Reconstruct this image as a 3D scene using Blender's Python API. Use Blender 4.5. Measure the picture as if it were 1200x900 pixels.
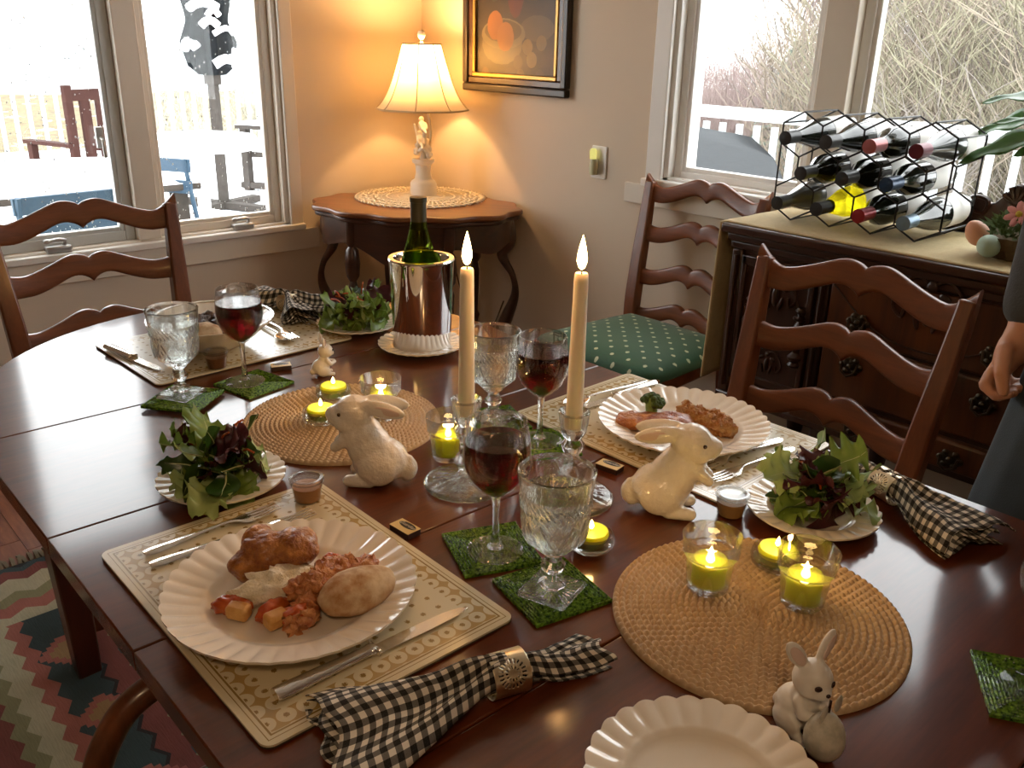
import bpy, bmesh, math, random
from math import sin, cos, pi, radians, sqrt, exp, hypot, atan2
from mathutils import Vector, Matrix, Euler, noise

S = bpy.context.scene
for _o in list(bpy.data.objects):
    bpy.data.objects.remove(_o)

# ------------------------------------------------------------------ camera
def set_camera():
    f, th, ro, ya = 1040.0, radians(21.2), radians(1.36), radians(47.5)
    R = Vector((1, 0, 0)); U = Vector((0, sin(th), cos(th))); F = Vector((0, cos(th), -sin(th)))
    R2 = R * cos(ro) + U * sin(ro); U2 = U * cos(ro) - R * sin(ro)
    M = Matrix.Rotation(ya, 3, 'Z')
    R2, U2, F = M @ R2, M @ U2, M @ F
    cam = bpy.data.cameras.new('camera'); ob = bpy.data.objects.new('camera', cam)
    S.collection.objects.link(ob)
    cam.sensor_fit = 'HORIZONTAL'; cam.sensor_width = 36.0; cam.lens = 36.0 * f / 1200.0
    cam.clip_start = 0.02; cam.clip_end = 600
    ob.matrix_world = Matrix(((R2.x, U2.x, -F.x, 0), (R2.y, U2.y, -F.y, 0), (R2.z, U2.z, -F.z, 1.33), (0, 0, 0, 1)))
    S.camera = ob
set_camera()

# ------------------------------------------------------------------ world, exposure
SKY = 6.8
w = bpy.data.worlds.new('overcast_sky'); S.world = w; w.use_nodes = True
_bg = w.node_tree.nodes['Background']
_bg.inputs[0].default_value = (0.97, 0.985, 1.0, 1); _bg.inputs[1].default_value = SKY
S.view_settings.view_transform = 'Standard'; S.view_settings.look = 'None'
S.view_settings.gamma = 1.0; S.view_settings.use_curve_mapping = False
S.view_settings.exposure = 0.0
S.cycles.use_denoising = True
S.cycles.max_bounces = 10; S.cycles.diffuse_bounces = 5; S.cycles.glossy_bounces = 4
S.cycles.transmission_bounces = 8; S.cycles.transparent_max_bounces = 16
S.cycles.sample_clamp_indirect = 6.0
S.cycles.blur_glossy = 0.6
LAMP_W, CEIL_W, CANDLE_E = 19.0, 72.0, 40.0

C = S.collection
# ------------------------------------------------------------------ helpers
def props(o, label=None, cat=None, group=None, kind=None):
    if label: o['label'] = label
    if cat: o['category'] = cat
    if group: o['group'] = group
    if kind: o['kind'] = kind
    return o

def thing(name, label, cat, loc=(0, 0, 0), rz=0.0, group=None):
    o = bpy.data.objects.new(name, None); C.objects.link(o)
    o.location = loc; o.rotation_euler = (0, 0, rz); o.empty_display_size = 0.05
    return props(o, label, cat, group)

def link(name, me, parent=None, loc=(0, 0, 0), rot=(0, 0, 0), scale=None):
    o = bpy.data.objects.new(name, me); C.objects.link(o)
    o.location = loc; o.rotation_euler = rot
    if scale: o.scale = scale
    if parent: o.parent = parent
    return o

def copy_tree(o, parent=None, loc=None, rot=None, label=None):
    c = o.copy(); C.objects.link(c); c.parent = parent
    if loc is not None: c.location = loc
    if rot is not None: c.rotation_euler = rot
    if label: c['label'] = label
    for ch in list(o.children): copy_tree(ch, c)
    return c

def smoothstep(a, b, x):
    t = max(0.0, min(1.0, (x - a) / (b - a))); return t * t * (3 - 2 * t)

def catmull(pts, n):
    """resample a list of vectors with a Catmull-Rom spline, n points per span"""
    P = [Vector(p) for p in pts]; out = []
    for i in range(len(P) - 1):
        p0 = P[i - 1] if i else P[0]; p1 = P[i]; p2 = P[i + 1]; p3 = P[i + 2] if i + 2 < len(P) else P[-1]
        for k in range(n):
            t = k / n
            out.append(0.5 * ((2 * p1) + (p2 - p0) * t + (2 * p0 - 5 * p1 + 4 * p2 - p3) * t * t + (3 * p1 - p0 - 3 * p2 + p3) * t ** 3))
    out.append(P[-1]); return out

class MB:
    def __init__(s): s.v = []; s.f = []; s.uv = None
    def add(s, verts, faces):
        n = len(s.v); s.v += [Vector(p) for p in verts]; s.f += [tuple(i + n for i in f) for f in faces]; return s
    def box(s, c, d, rot=None):
        x, y, z = d[0] / 2, d[1] / 2, d[2] / 2
        vs = [Vector((a * x, b * y, e * z)) for e in (-1, 1) for b in (-1, 1) for a in (-1, 1)]
        if rot is not None: vs = [rot @ p for p in vs]
        c = Vector(c)
        return s.add([p + c for p in vs], [(0, 2, 3, 1), (4, 5, 7, 6), (0, 1, 5, 4), (2, 6, 7, 3), (0, 4, 6, 2), (1, 3, 7, 5)])
    def bb(s, a, b):
        return s.box([(a[i] + b[i]) / 2 for i in range(3)], [abs(b[i] - a[i]) for i in range(3)])
    def lathe(s, prof, n=32, fn=None, c=(0, 0, 0), closed=False, cap0=True, cap1=True):
        """prof: list of (r, z); fn(r, z, ang) -> (r, z)"""
        vs = []; fs = []; c = Vector(c)
        m = len(prof)
        for r, z in prof:
            for k in range(n):
                a = 2 * pi * k / n
                rr, zz = fn(r, z, a) if fn else (r, z)
                vs.append(Vector((rr * cos(a), rr * sin(a), zz)) + c)
        rng = range(m) if closed else range(m - 1)
        for i in rng:
            j = (i + 1) % m
            for k in range(n):
                l = (k + 1) % n
                fs.append((i * n + k, i * n + l, j * n + l, j * n + k))
        if not closed:
            if cap0 and prof[0][0] > 1e-6: fs.append(tuple(reversed(range(n))))
            if cap1 and prof[-1][0] > 1e-6: fs.append(tuple((m - 1) * n + k for k in range(n)))
        return s.add(vs, fs)
    def tube(s, path, r, n=8, caps=True, flat=None, up=None):
        """sweep along path; r number or list; flat=(a,b) scales of the section axes"""
        P = [Vector(p) for p in path]; m = len(P)
        rs = r if isinstance(r, (list, tuple)) else [r] * m
        vs = []; fs = []; ref = Vector(up) if up else None
        prev = None
        for i, p in enumerate(P):
            t = (P[min(i + 1, m - 1)] - P[max(i - 1, 0)])
            if t.length < 1e-9: t = Vector((0, 0, 1))
            t.normalize()
            if ref is not None: a = ref - t * ref.dot(t)
            elif prev is None:
                q = Vector((0, 0, 1)) if abs(t.z) < 0.9 else Vector((1, 0, 0)); a = q - t * q.dot(t)
            else: a = prev - t * prev.dot(t)
            if a.length < 1e-6: a = t.orthogonal()
            a.normalize(); prev = a; b = t.cross(a)
            fa, fb = flat if flat else (1, 1)
            for k in range(n):
                g = 2 * pi * k / n + (pi / n if n == 4 else 0)
                vs.append(p + a * (cos(g) * rs[i] * fa) + b * (sin(g) * rs[i] * fb))
        for i in range(m - 1):
            for k in range(n):
                l = (k + 1) % n
                fs.append((i * n + k, i * n + l, (i + 1) * n + l, (i + 1) * n + k))
        if caps:
            fs.append(tuple(reversed(range(n)))); fs.append(tuple((m - 1) * n + k for k in range(n)))
        return s.add(vs, fs)
    def prism(s, out, z0, z1, axis='z'):
        n = len(out)
        def mk(p, z): return Vector((p[0], p[1], z)) if axis == 'z' else (Vector((p[0], z, p[1])) if axis == 'y' else Vector((z, p[0], p[1])))
        vs = [mk(p, z0) for p in out] + [mk(p, z1) for p in out]
        fs = [tuple(reversed(range(n))), tuple(range(n, 2 * n))] + [(k, (k + 1) % n, n + (k + 1) % n, n + k) for k in range(n)]
        return s.add(vs, fs)
    def grid(s, fn, nu, nv, cu=False, cv=False, uv=None):
        vs = [Vector(fn(i / (nu if cu else nu - 1), j / (nv if cv else nv - 1))) for i in range(nu) for j in range(nv)]
        fs = []
        for i in range(nu if cu else nu - 1):
            for j in range(nv if cv else nv - 1):
                a, b = (i + 1) % nu, (j + 1) % nv
                fs.append((i * nv + j, a * nv + j, a * nv + b, i * nv + b))
        return s.add(vs, fs)
    def ell(s, c, r, rot=None, nu=16, nv=10):
        c = Vector(c); r = r if isinstance(r, (tuple, list)) else (r, r, r)
        vs = [Vector((0, 0, -r[2]))]; fs = []
        for j in range(1, nv):
            t = -pi / 2 + pi * j / nv
            for k in range(nu):
                a = 2 * pi * k / nu; vs.append(Vector((r[0] * cos(t) * cos(a), r[1] * cos(t) * sin(a), r[2] * sin(t))))
        vs.append(Vector((0, 0, r[2])))
        for k in range(nu):
            l = (k + 1) % nu; fs.append((0, 1 + l, 1 + k))
            for j in range(nv - 2): fs.append((1 + j * nu + k, 1 + j * nu + l, 1 + (j + 1) * nu + l, 1 + (j + 1) * nu + k))
            fs.append((1 + (nv - 2) * nu + k, 1 + (nv - 2) * nu + l, len(vs) - 1))
        if rot is not None:
            rm = rot if isinstance(rot, Matrix) else Euler(rot).to_matrix()
            vs = [rm @ p for p in vs]
        return s.add([p + c for p in vs], fs)
    def cap(s, p, q, r0, r1, n=12):
        """tapered capsule"""
        p, q = Vector(p), Vector(q); d = (q - p); L = d.length
        if L < 1e-6: return s.ell(p, r0)
        d.normalize(); path = []; rs = []
        for k in range(5):
            a = pi / 2 * k / 4; path.append(p - d * (r0 * cos(a))); rs.append(max(r0 * sin(a), 1e-4))
        for k in range(5):
            a = pi / 2 * k / 4; path.append(q + d * (r1 * sin(a))); rs.append(max(r1 * cos(a), 1e-4))
        return s.tube(path, rs, n)
    def xf(s, M):
        s.v = [M @ p for p in s.v]; return s
    def mesh(s, name, mat, smooth=True, angle=38):
        me = bpy.data.meshes.new(name); me.from_pydata([tuple(p) for p in s.v], [], s.f)
        me.update()
        bm = bmesh.new(); bm.from_mesh(me); bmesh.ops.recalc_face_normals(bm, faces=bm.faces[:]); bm.to_mesh(me); bm.free()
        if smooth:
            me.polygons.foreach_set('use_smooth', [True] * len(me.polygons)); me.set_sharp_from_angle(angle=radians(angle))
        if mat: me.materials.append(mat)
        if s.uv:
            l = me.uv_layers.new(name='UVMap')
            for lp in me.loops: l.data[lp.index].uv = s.uv[lp.vertex_index]
        return me
    def build(s, name, mat, parent=None, loc=(0, 0, 0), rot=(0, 0, 0), bevel=0, seg=2, sub=0, remesh=0, rsm=4, smooth=True, angle=38, solid=0):
        o = link(name, s.mesh(name, mat, smooth, angle), parent, loc, rot)
        mods(o, bevel, seg, sub, remesh, rsm, solid); return o

def mods(o, bevel=0, seg=2, sub=0, remesh=0, rsm=4, solid=0):
    if solid:
        m = o.modifiers.new('solid', 'SOLIDIFY'); m.thickness = solid; m.offset = 0
    if remesh:
        m = o.modifiers.new('remesh', 'REMESH'); m.mode = 'VOXEL'; m.voxel_size = remesh; m.use_smooth_shade = True
        m = o.modifiers.new('smooth', 'SMOOTH'); m.factor = 0.5; m.iterations = rsm
    if bevel:
        m = o.modifiers.new('bevel', 'BEVEL'); m.width = bevel; m.segments = seg; m.limit_method = 'ANGLE'; m.angle_limit = radians(40)
    if sub:
        m = o.modifiers.new('sub', 'SUBSURF'); m.levels = sub; m.render_levels = sub

def struct(o, label, group=None):
    o['kind'] = 'structure'; o['label'] = label
    return o

# ------------------------------------------------------------------ materials
class NT:
    """tiny node helper"""
    def __init__(s, name):
        s.m = bpy.data.materials.new(name); s.m.use_nodes = True; s.t = s.m.node_tree
        s.b = s.t.nodes['Principled BSDF']; s.out = s.t.nodes['Material Output']
    def n(s, typ, **kw):
        x = s.t.nodes.new(typ)
        for k, v in kw.items(): setattr(x, k, v)
        return x
    def l(s, a, b): s.t.links.new(a, b)
    def val(s, sock, v):
        if hasattr(v, 'is_output') or isinstance(v, bpy.types.NodeSocket): s.l(v, sock)
        else: sock.default_value = v
    def math(s, op, a, b=0.0, c=None, clamp=False):
        x = s.n('ShaderNodeMath', operation=op); x.use_clamp = clamp
        s.val(x.inputs[0], a); s.val(x.inputs[1], b)
        if c is not None: s.val(x.inputs[2], c)
        return x.outputs[0]
    def mix(s, f, a, b):
        x = s.n('ShaderNodeMix', data_type='RGBA')
        s.val(x.inputs[0], f); s.val(x.inputs[6], col(a)); s.val(x.inputs[7], col(b)); return x.outputs[2]
    def co(s, kind='Object'): return s.n('ShaderNodeTexCoord').outputs[kind]
    def mapping(s, v, sc=(1, 1, 1), rot=(0, 0, 0), loc=(0, 0, 0)):
        x = s.n('ShaderNodeMapping'); s.l(v, x.inputs[0]); x.inputs[1].default_value = loc; x.inputs[2].default_value = rot; x.inputs[3].default_value = sc
        return x.outputs[0]
    def xyz(s, v):
        x = s.n('ShaderNodeSeparateXYZ'); s.l(v, x.inputs[0]); return x.outputs
    def noise(s, v, scale=5, detail=4, rough=0.55, dist=0.0):
        x = s.n('ShaderNodeTexNoise'); s.l(v, x.inputs['Vector']); x.inputs['Scale'].default_value = scale; x.inputs['Detail'].default_value = detail
        x.inputs['Roughness'].default_value = rough; x.inputs['Distortion'].default_value = dist; return x.outputs['Fac']
    def voro(s, v, scale=5, feature='F1'):
        x = s.n('ShaderNodeTexVoronoi', feature=feature); s.l(v, x.inputs['Vector']); x.inputs['Scale'].default_value = scale; return x.outputs
    def ramp(s, f, stops, mode='LINEAR'):
        x = s.n('ShaderNodeValToRGB'); x.color_ramp.interpolation = mode; e = x.color_ramp.elements
        while len(e) < len(stops): e.new(0.5)
        for i, (p, c) in enumerate(stops): e[i].position = p; e[i].color = col(c)
        s.l(f, x.inputs[0]); return x.outputs[0]
    def bump(s, h, strength=0.3, dist=0.01):
        x = s.n('ShaderNodeBump'); x.inputs['Strength'].default_value = strength; x.inputs['Distance'].default_value = dist
        s.l(h, x.inputs['Height']); s.l(x.outputs[0], s.b.inputs['Normal'])
    def set(s, color=None, rough=None, metal=None, **kw):
        if color is not None: s.val(s.b.inputs['Base Color'], col(color))
        if rough is not None: s.val(s.b.inputs['Roughness'], rough)
        if metal is not None: s.val(s.b.inputs['Metallic'], metal)
        for k, v in kw.items(): s.val(s.b.inputs[k], v)
        return s

def col(c):
    if isinstance(c, (tuple, list)): return (c[0], c[1], c[2], 1.0)
    return c
def srgb(h):
    v = [int(h[i:i + 2], 16) / 255 for i in (0, 2, 4)]
    return tuple(x / 12.92 if x <= 0.04045 else ((x + 0.055) / 1.055) ** 2.4 for x in v)

def plain(name, c, rough=0.5, metal=0.0, var=0.0, scale=20, bump=0.0, bscale=60, bdist=0.002, coat=0.0, spec=None, **kw):
    t = NT(name); t.set(c, rough, metal, **kw)
    if coat: t.b.inputs['Coat Weight'].default_value = coat; t.b.inputs['Coat Roughness'].default_value = 0.08
    if spec is not None: t.b.inputs['Specular IOR Level'].default_value = spec
    if var:
        o = t.co(); f = t.noise(o, scale, 5)
        t.set(t.mix(f, tuple(x * (1 - var) for x in c), tuple(min(1, x * (1 + var)) for x in c)))
    if bump: t.bump(t.noise(t.co(), bscale, 4), bump, bdist)
    return t.m

def wood(name, dark, light, rough=0.3, axis='x', scale=1.0, coat=0.3, bump=0.08, croughness=0.12):
    t = NT(name); o = t.co()
    k = {'x': (0.7, 9, 9), 'y': (9, 0.7, 9), 'z': (9, 9, 0.7)}[axis]
    v = t.mapping(o, tuple(q * scale for q in k))
    n1 = t.noise(v, 2.2, 6, 0.6, 0.6)
    n2 = t.noise(t.mapping(o, tuple(q * scale * 5 for q in k)), 4, 4, 0.6)
    f = t.math('ADD', t.math('MULTIPLY', n1, 0.75), t.math('MULTIPLY', n2, 0.25))
    c = t.ramp(f, [(0.3, dark), (0.52, tuple((a + b) / 2 for a, b in zip(dark, light))), (0.72, light)])
    t.set(c, rough); t.b.inputs['Coat Weight'].default_value = coat; t.b.inputs['Coat Roughness'].default_value = croughness
    t.bump(n2, bump, 0.001); return t.m

def thin_glass(name, tint=(0.97, 0.98, 0.97), ior=1.45, rough=0.0):
    t = NT(name); nt = t.t
    tr = t.n('ShaderNodeBsdfTransparent'); tr.inputs[0].default_value = col(tint)
    gl = t.n('ShaderNodeBsdfGlossy'); gl.inputs['Roughness'].default_value = rough; gl.inputs[0].default_value = (1, 1, 1, 1)
    fr = t.n('ShaderNodeFresnel'); gm = t.n('ShaderNodeNewGeometry'); t.l(t.math('ADD', ior, t.math('MULTIPLY', gm.outputs['Backfacing'], 1 / ior - ior)), fr.inputs[0])
    mx = t.n('ShaderNodeMixShader'); t.l(fr.outputs[0], mx.inputs[0]); t.l(tr.outputs[0], mx.inputs[1]); t.l(gl.outputs[0], mx.inputs[2])
    t.l(mx.outputs[0], t.out.inputs[0]); nt.nodes.remove(t.b); return t.m

def solid_glass(name, c=(1, 1, 1), ior=1.5, rough=0.0, clear=0.35):
    """heavy glass: refraction with a clear share so that light reaches what stands behind it"""
    t = NT(name)
    g = t.n('ShaderNodeBsdfGlass'); g.inputs['Color'].default_value = col(c); g.inputs['IOR'].default_value = ior; g.inputs['Roughness'].default_value = rough
    tr = t.n('ShaderNodeBsdfTransparent'); tr.inputs[0].default_value = col(c)
    mx = t.n('ShaderNodeMixShader'); mx.inputs[0].default_value = clear
    t.l(g.outputs[0], mx.inputs[1]); t.l(tr.outputs[0], mx.inputs[2]); t.l(mx.outputs[0], t.out.inputs[0]); t.t.nodes.remove(t.b); return t.m

def emit(name, c, s):
    t = NT(name); t.set((0, 0, 0), 1.0); t.val(t.b.inputs['Emission Color'], col(c)); t.b.inputs['Emission Strength'].default_value = s; return t.m

M = {}
M['wall'] = plain('wall_paint', (0.66, 0.56, 0.44), 0.75, bump=0.12, bscale=180, bdist=0.001, var=0.03, scale=3)
M['ceiling'] = plain('ceiling_paint', (0.58, 0.52, 0.44), 0.85)
M['trim'] = plain('cream_trim_paint', (0.72, 0.65, 0.55), 0.4, var=0.03)
M['wtrim'] = plain('white_trim_paint', (0.80, 0.78, 0.74), 0.35, var=0.02)
M['vinyl'] = plain('grey_window_vinyl', (0.55, 0.55, 0.52), 0.4)
M['metal_grey'] = plain('grey_crank_metal', (0.45, 0.44, 0.42), 0.35, 0.7)
M['pane'] = thin_glass('window_glass', (0.98, 0.99, 0.985), 1.35)
M['drop'] = plain('snow_melt_droplet', (0.9, 0.92, 0.94), 0.4)
M['table'] = wood('mahogany_tabletop', srgb('3c1708'), srgb('6c2f0f'), 0.40, 'y', 1.0, 1.0, 0.04, 0.12)
M['table'].node_tree.nodes['Principled BSDF'].inputs['Specular IOR Level'].default_value = 0.12
M['tableleg'] = wood('mahogany_leg', srgb('3a180d'), srgb('5a2614'), 0.35, 'z', 1.0, 0.3)
M['chair'] = wood('cherry_chair_wood', srgb('4c2612'), srgb('864824'), 0.35, 'z', 1.2, 0.35)
M['chairrail'] = wood('cherry_chair_rail_wood', srgb('4c2612'), srgb('864824'), 0.35, 'x', 1.2, 0.35)
M['walnut'] = wood('dark_walnut', srgb('22110a'), srgb('452313'), 0.35, 'x', 1.0, 0.35)
M['walnutz'] = wood('dark_walnut_upright', srgb('22110a'), srgb('45230f'), 0.38, 'z', 1.0, 0.3)
M['burl'] = wood('figured_walnut_drawer', srgb('351a0b'), srgb('663716'), 0.33, 'z', 0.8, 0.4)
M['cornerwood'] = wood('dark_corner_table_wood', srgb('2a150b'), srgb('4f2b16'), 0.35, 'x', 1.3, 0.4)
M['cornertop'] = wood('corner_table_top_wood', srgb('5a3015'), srgb('8a5024'), 0.35, 'x', 1.0, 0.3)
M['bronze'] = plain('dark_bronze_pull', (0.06, 0.042, 0.025), 0.45, 0.85, bump=0.3, bscale=120)
M['ceramic'] = plain('white_glazed_ceramic', (0.80, 0.74, 0.66), 0.12, coat=0.6)
M['plate'] = plain('cream_glazed_plate', (0.84, 0.76, 0.65), 0.13, coat=0.5)
M['bisque'] = plain('lamp_bisque_porcelain', (0.83, 0.78, 0.68), 0.4)
M['matte_rabbit'] = plain('matte_bisque_rabbit', (0.72, 0.68, 0.62), 0.5, var=0.06, scale=60)
M['silver'] = plain('polished_silver', (0.86, 0.82, 0.76), 0.18, 1.0)
M['steel'] = plain('mirror_steel', (0.88, 0.87, 0.86), 0.05, 1.0)
M['brass'] = plain('pale_brass_ring', (0.78, 0.66, 0.46), 0.28, 1.0)
M['glass'] = solid_glass('cut_crystal', (0.99, 1, 0.99), 1.5, 0.0, 0.3)
M['thin'] = solid_glass('thin_wine_glass', (0.992, 0.992, 0.988), 1.45, 0.0, 0.6)
M['votive'] = solid_glass('votive_glass', (0.985, 0.99, 0.98), 1.45, 0.0, 0.55)
M['furglaze'] = plain('white_glazed_fur_relief', (0.80, 0.74, 0.66), 0.14, bump=0.5, bscale=130, bdist=0.004, coat=0.6)
M['wax'] = plain('ivory_wax', (0.85, 0.76, 0.60), 0.45, **{'Subsurface Weight': 0.15, 'Subsurface Scale': 0.006})
M['wick'] = plain('burnt_wick', (0.02, 0.015, 0.01), 0.9)
M['flame'] = emit('candle_flame', (1.0, 0.62, 0.22), CANDLE_E)
M['black'] = plain('black_plastic', (0.02, 0.02, 0.02), 0.4)
M['blackwire'] = plain('black_wire', (0.015, 0.013, 0.012), 0.45, 0.3)
# ------------------------------------------------------------------ room shell
XW, YW, XE, YS, ZC = -3.27, 2.43, 2.7, -2.6, 2.45
WT = 0.15
def wall_with_hole(axis, pos, out, a0, a1, h0, h1, z0, z1):
    b = MB(); p0, p1 = sorted((pos, pos + out))
    def seg(u0, u1, za, zb):
        if axis == 'x': b.bb((p0, u0, za), (p1, u1, zb))
        else: b.bb((u0, p0, za), (u1, p1, zb))
    seg(a0, h0, 0, ZC); seg(h1, a1, 0, ZC); seg(h0, h1, 0, z0); seg(h0, h1, z1, ZC); return b
LW = (0.61, 1.76, 0.60, 2.12)      # left window hole: y0, y1, z0, z1
RW = (-1.93, -0.05, 0.89, 2.12)     # right window hole: x0, x1, z0, z1
struct(wall_with_hole('x', XW, -WT, YS - WT, YW + WT, LW[0], LW[1], LW[2], LW[3]).build('wall_left', M['wall'], smooth=False), 'cream painted wall with the wide window onto the deck')
struct(wall_with_hole('y', YW, WT, XW, XE + WT, RW[0], RW[1], RW[2], RW[3]).build('wall_right', M['wall'], smooth=False), 'cream painted wall with the framed picture and sideboard window')
struct(MB().bb((XW, YS - WT, 0), (XE + WT, YS, ZC)).build('wall_back', M['wall'], smooth=False), 'cream painted wall behind the viewer')
struct(MB().bb((XE, YS, 0), (XE + WT, YW, ZC)).build('wall_side', M['wall'], smooth=False), 'cream painted side wall out of view')
struct(MB().bb((XW - WT, YS - WT, ZC), (XE + WT, YW + WT, ZC + 0.1)).build('ceiling', M['ceiling'], smooth=False), 'plain off-white ceiling')
def floor_mat():
    t = NT('red_oak_floor'); o = t.co(); x, y, z = t.xyz(o)
    n = t.noise(t.mapping(o, (1.2, 14, 1)), 3, 6, 0.6, 0.3)
    t.set(t.ramp(n, [(0.3, srgb('6a3b26')), (0.7, srgb('9a5f42'))]), 0.38); return t.m
M['floor'] = floor_mat()
fl = struct(MB().bb((XW - WT, YS - WT, -0.12), (XE + WT, YW + WT, -0.008)).build('floor', M['walnut'], smooth=False), 'red-brown plank floor')
_pm = MB().bb((0, 0, -0.008), (1.9, 0.083, 0)).mesh('plank', M['floor'], False)
random.seed(3)
for j in range(int((YW - YS) / 0.0845)):
    x = XW - random.uniform(0, 1.2)
    while x < XE:
        o = link('plank', _pm, fl, (max(x, XW), YS + j * 0.0845, 0)); L = min(x + 1.9, XE) - max(x, XW); o.scale = (max(L - 0.002, 0.01) / 1.9, 1, 1); x += 1.9
def board(name, a, b, mat, label):
    return struct(MB().bb(a, b).build(name, mat, bevel=0.004), label)
board('baseboard_left', (XW, YS, 0), (XW + 0.018, YW, 0.11), M['wtrim'], 'painted baseboard along the deck window wall')
board('baseboard_right', (XW + 0.018, YW - 0.018, 0), (XE, YW, 0.11), M['wtrim'], 'painted baseboard along the picture wall')

# ------------------------------------------------------------------ windows
def crank(parent, loc, rot):
    r = MB().box((0, 0, 0.012), (0.085, 0.035, 0.024)).build('crank_base', M['metal_grey'], parent, loc, rot, bevel=0.006)
    b = MB(); b.tube([(0.02, 0, 0.02), (0.025, -0.005, 0.04), (0.005, -0.01, 0.045), (-0.03, -0.012, 0.042)], 0.007, 8)
    b.ell((-0.035, -0.012, 0.042), (0.013, 0.009, 0.009)); b.build('crank_handle', M['metal_grey'], r)
def sash(parent, axis, p, u0, u1, z0, z1, fw, mat, gmat):
    """casement sash in the plane axis=p, from u0..u1"""
    b = MB()
    def bx(a0, a1, za, zb, d0, d1):
        if axis == 'x': b.bb((p - d1, a0, za), (p - d0, a1, zb))
        else: b.bb((a0, p + d0, za), (a1, p + d1, zb))
    for d0, d1, f in ((0.0, 0.045, fw), (0.006, 0.036, fw + 0.014)):
        bx(u0, u0 + f, z0, z1, d0, d1); bx(u1 - f, u1, z0, z1, d0, d1); bx(u0 + f, u1 - f, z0, z0 + f, d0, d1); bx(u0 + f, u1 - f, z1 - f, z1, d0, d1)
    s = b.build('sash', mat, parent, bevel=0.003)
    g = MB(); f = fw + 0.01
    if axis == 'x': g.bb((p - 0.026, u0 + f, z0 + f), (p - 0.020, u1 - f, z1 - f))
    else: g.bb((u0 + f, p + 0.020, z0 + f), (u1 - f, p + 0.026, z1 - f))
    g.build('pane', gmat, s, smooth=False)
    return s
# left window (window_1): two casements on the wall x = XW
w1 = bpy.data.objects.new('window_1', None); C.objects.link(w1); struct(w1, 'wide casement window with two panes facing the snowy deck'); w1.location = (0, 0, 0)
b = MB(); y0, y1, z0, z1 = LW
b.bb((XW - WT, y0, z0), (XW, y0 + 0.03, z1)).bb((XW - WT, y1 - 0.03, z0), (XW, y1, z1)).bb((XW - WT, y0, z1 - 0.03), (XW, y1, z1)).bb((XW - WT, y0, z0 - 0.0), (XW, y1, z0 + 0.02))
b.build('jamb', M['trim'], w1, bevel=0.002)
MB().bb((XW - 0.09, 1.145, z0 + 0.02), (XW + 0.006, 1.225, z1 - 0.03)).build('mullion', M['trim'], w1, bevel=0.003)
sash(w1, 'x', XW - 0.03, y0 + 0.03, 1.145, z0 + 0.02, z1 - 0.03, 0.036, M['vinyl'], M['pane'])
sash(w1, 'x', XW - 0.03, 1.225, y1 - 0.03, z0 + 0.02, z1 - 0.03, 0.030, M['trim'], M['pane'])
b = MB().bb((XW, y1 - 0.01, z0), (XW + 0.018, y1 + 0.045, z1 + 0.045)).bb((XW, y0 - 0.045, z0), (XW + 0.018, y0 + 0.01, z1 + 0.045)).bb((XW, y0, z1 - 0.01), (XW + 0.018, y1, z1 + 0.045))
b.build('casing', M['trim'], w1, bevel=0.004)
MB().bb((XW - 0.03, y0 - 0.05, z0 - 0.012), (XW + 0.028, y1 + 0.05, z0 + 0.012)).build('stool', M['wtrim'], w1, bevel=0.004)
MB().bb((XW, y0 - 0.10, z0 - 0.095), (XW + 0.016, 1.875, z0 - 0.012)).build('apron', M['trim'], w1, bevel=0.003)
crank(w1, (XW - 0.008, 0.87, z0 + 0.012), (0, 0, radians(90))); crank(w1, (XW - 0.008, 1.55, z0 + 0.012), (0, 0, radians(90)))
for zz in (0.95, 1.75):
    b = MB().bb((XW - 0.028, 1.05, zz), (XW - 0.012, 1.075, zz + 0.07)); b.tube([(XW - 0.012, 1.062, zz + 0.035), (XW + 0.012, 1.062, zz + 0.03), (XW + 0.016, 1.062, zz - 0.03)], 0.006, 6)
    b.build('sash_lock', M['metal_grey'], w1, bevel=0.002)
random.seed(11)
b = MB()
for k in range(700):
    while True:
        y = random.uniform(y0 + 0.08, y1 - 0.08); z = z0 + 0.07 + (z1 - z0 - 0.2) * random.random() ** 1.4
        if not 1.10 < y < 1.275: break
    r = random.uniform(0.0012, 0.0032)
    b.ell((XW - 0.0565, y, z), (r * 0.5, r, r * random.uniform(1, 1.7)), None, 5, 4)
o = b.build('droplets', M['drop'], w1); o['kind'] = 'stuff'; o['label'] = 'melting snow specks on the outside of the panes'
# right window (window_2): two panes on the wall y = YW
w2 = bpy.data.objects.new('window_2', None); C.objects.link(w2); struct(w2, 'wide white framed window above the sideboard')
b = MB(); x0, x1, z0, z1 = RW
b.bb((x0, YW, z0), (x0 + 0.03, YW + WT, z1)).bb((x1 - 0.03, YW, z0), (x1, YW + WT, z1)).bb((x0, YW, z1 - 0.03), (x1, YW + WT, z1)).bb((x0, YW, z0), (x1, YW + WT, z0 + 0.02))
b.build('jamb', M['wtrim'], w2, bevel=0.002)
MB().bb((-1.395, YW - 0.006, z0 + 0.02), (-1.30, YW + 0.09, z1 - 0.03)).build('mullion', M['trim'], w2, bevel=0.003)
sash(w2, 'y', YW + 0.03, x0 + 0.03, -1.395, z0 + 0.012, z1 - 0.03, 0.030, M['wtrim'], M['pane'])
sash(w2, 'y', YW + 0.03, -1.30, -0.08, z0 + 0.012, z1 - 0.03, 0.030, M['wtrim'], M['pane'])
b = MB().bb((x0 - 0.055, YW - 0.018, z0), (x0 + 0.012, YW, z1 + 0.05)).bb((x1 - 0.012, YW - 0.018, z0), (x1 + 0.055, YW, z1 + 0.05)).bb((x0, YW - 0.018, z1 - 0.01), (x1, YW, z1 + 0.05))
b.build('casing', M['wtrim'], w2, bevel=0.004)
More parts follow.
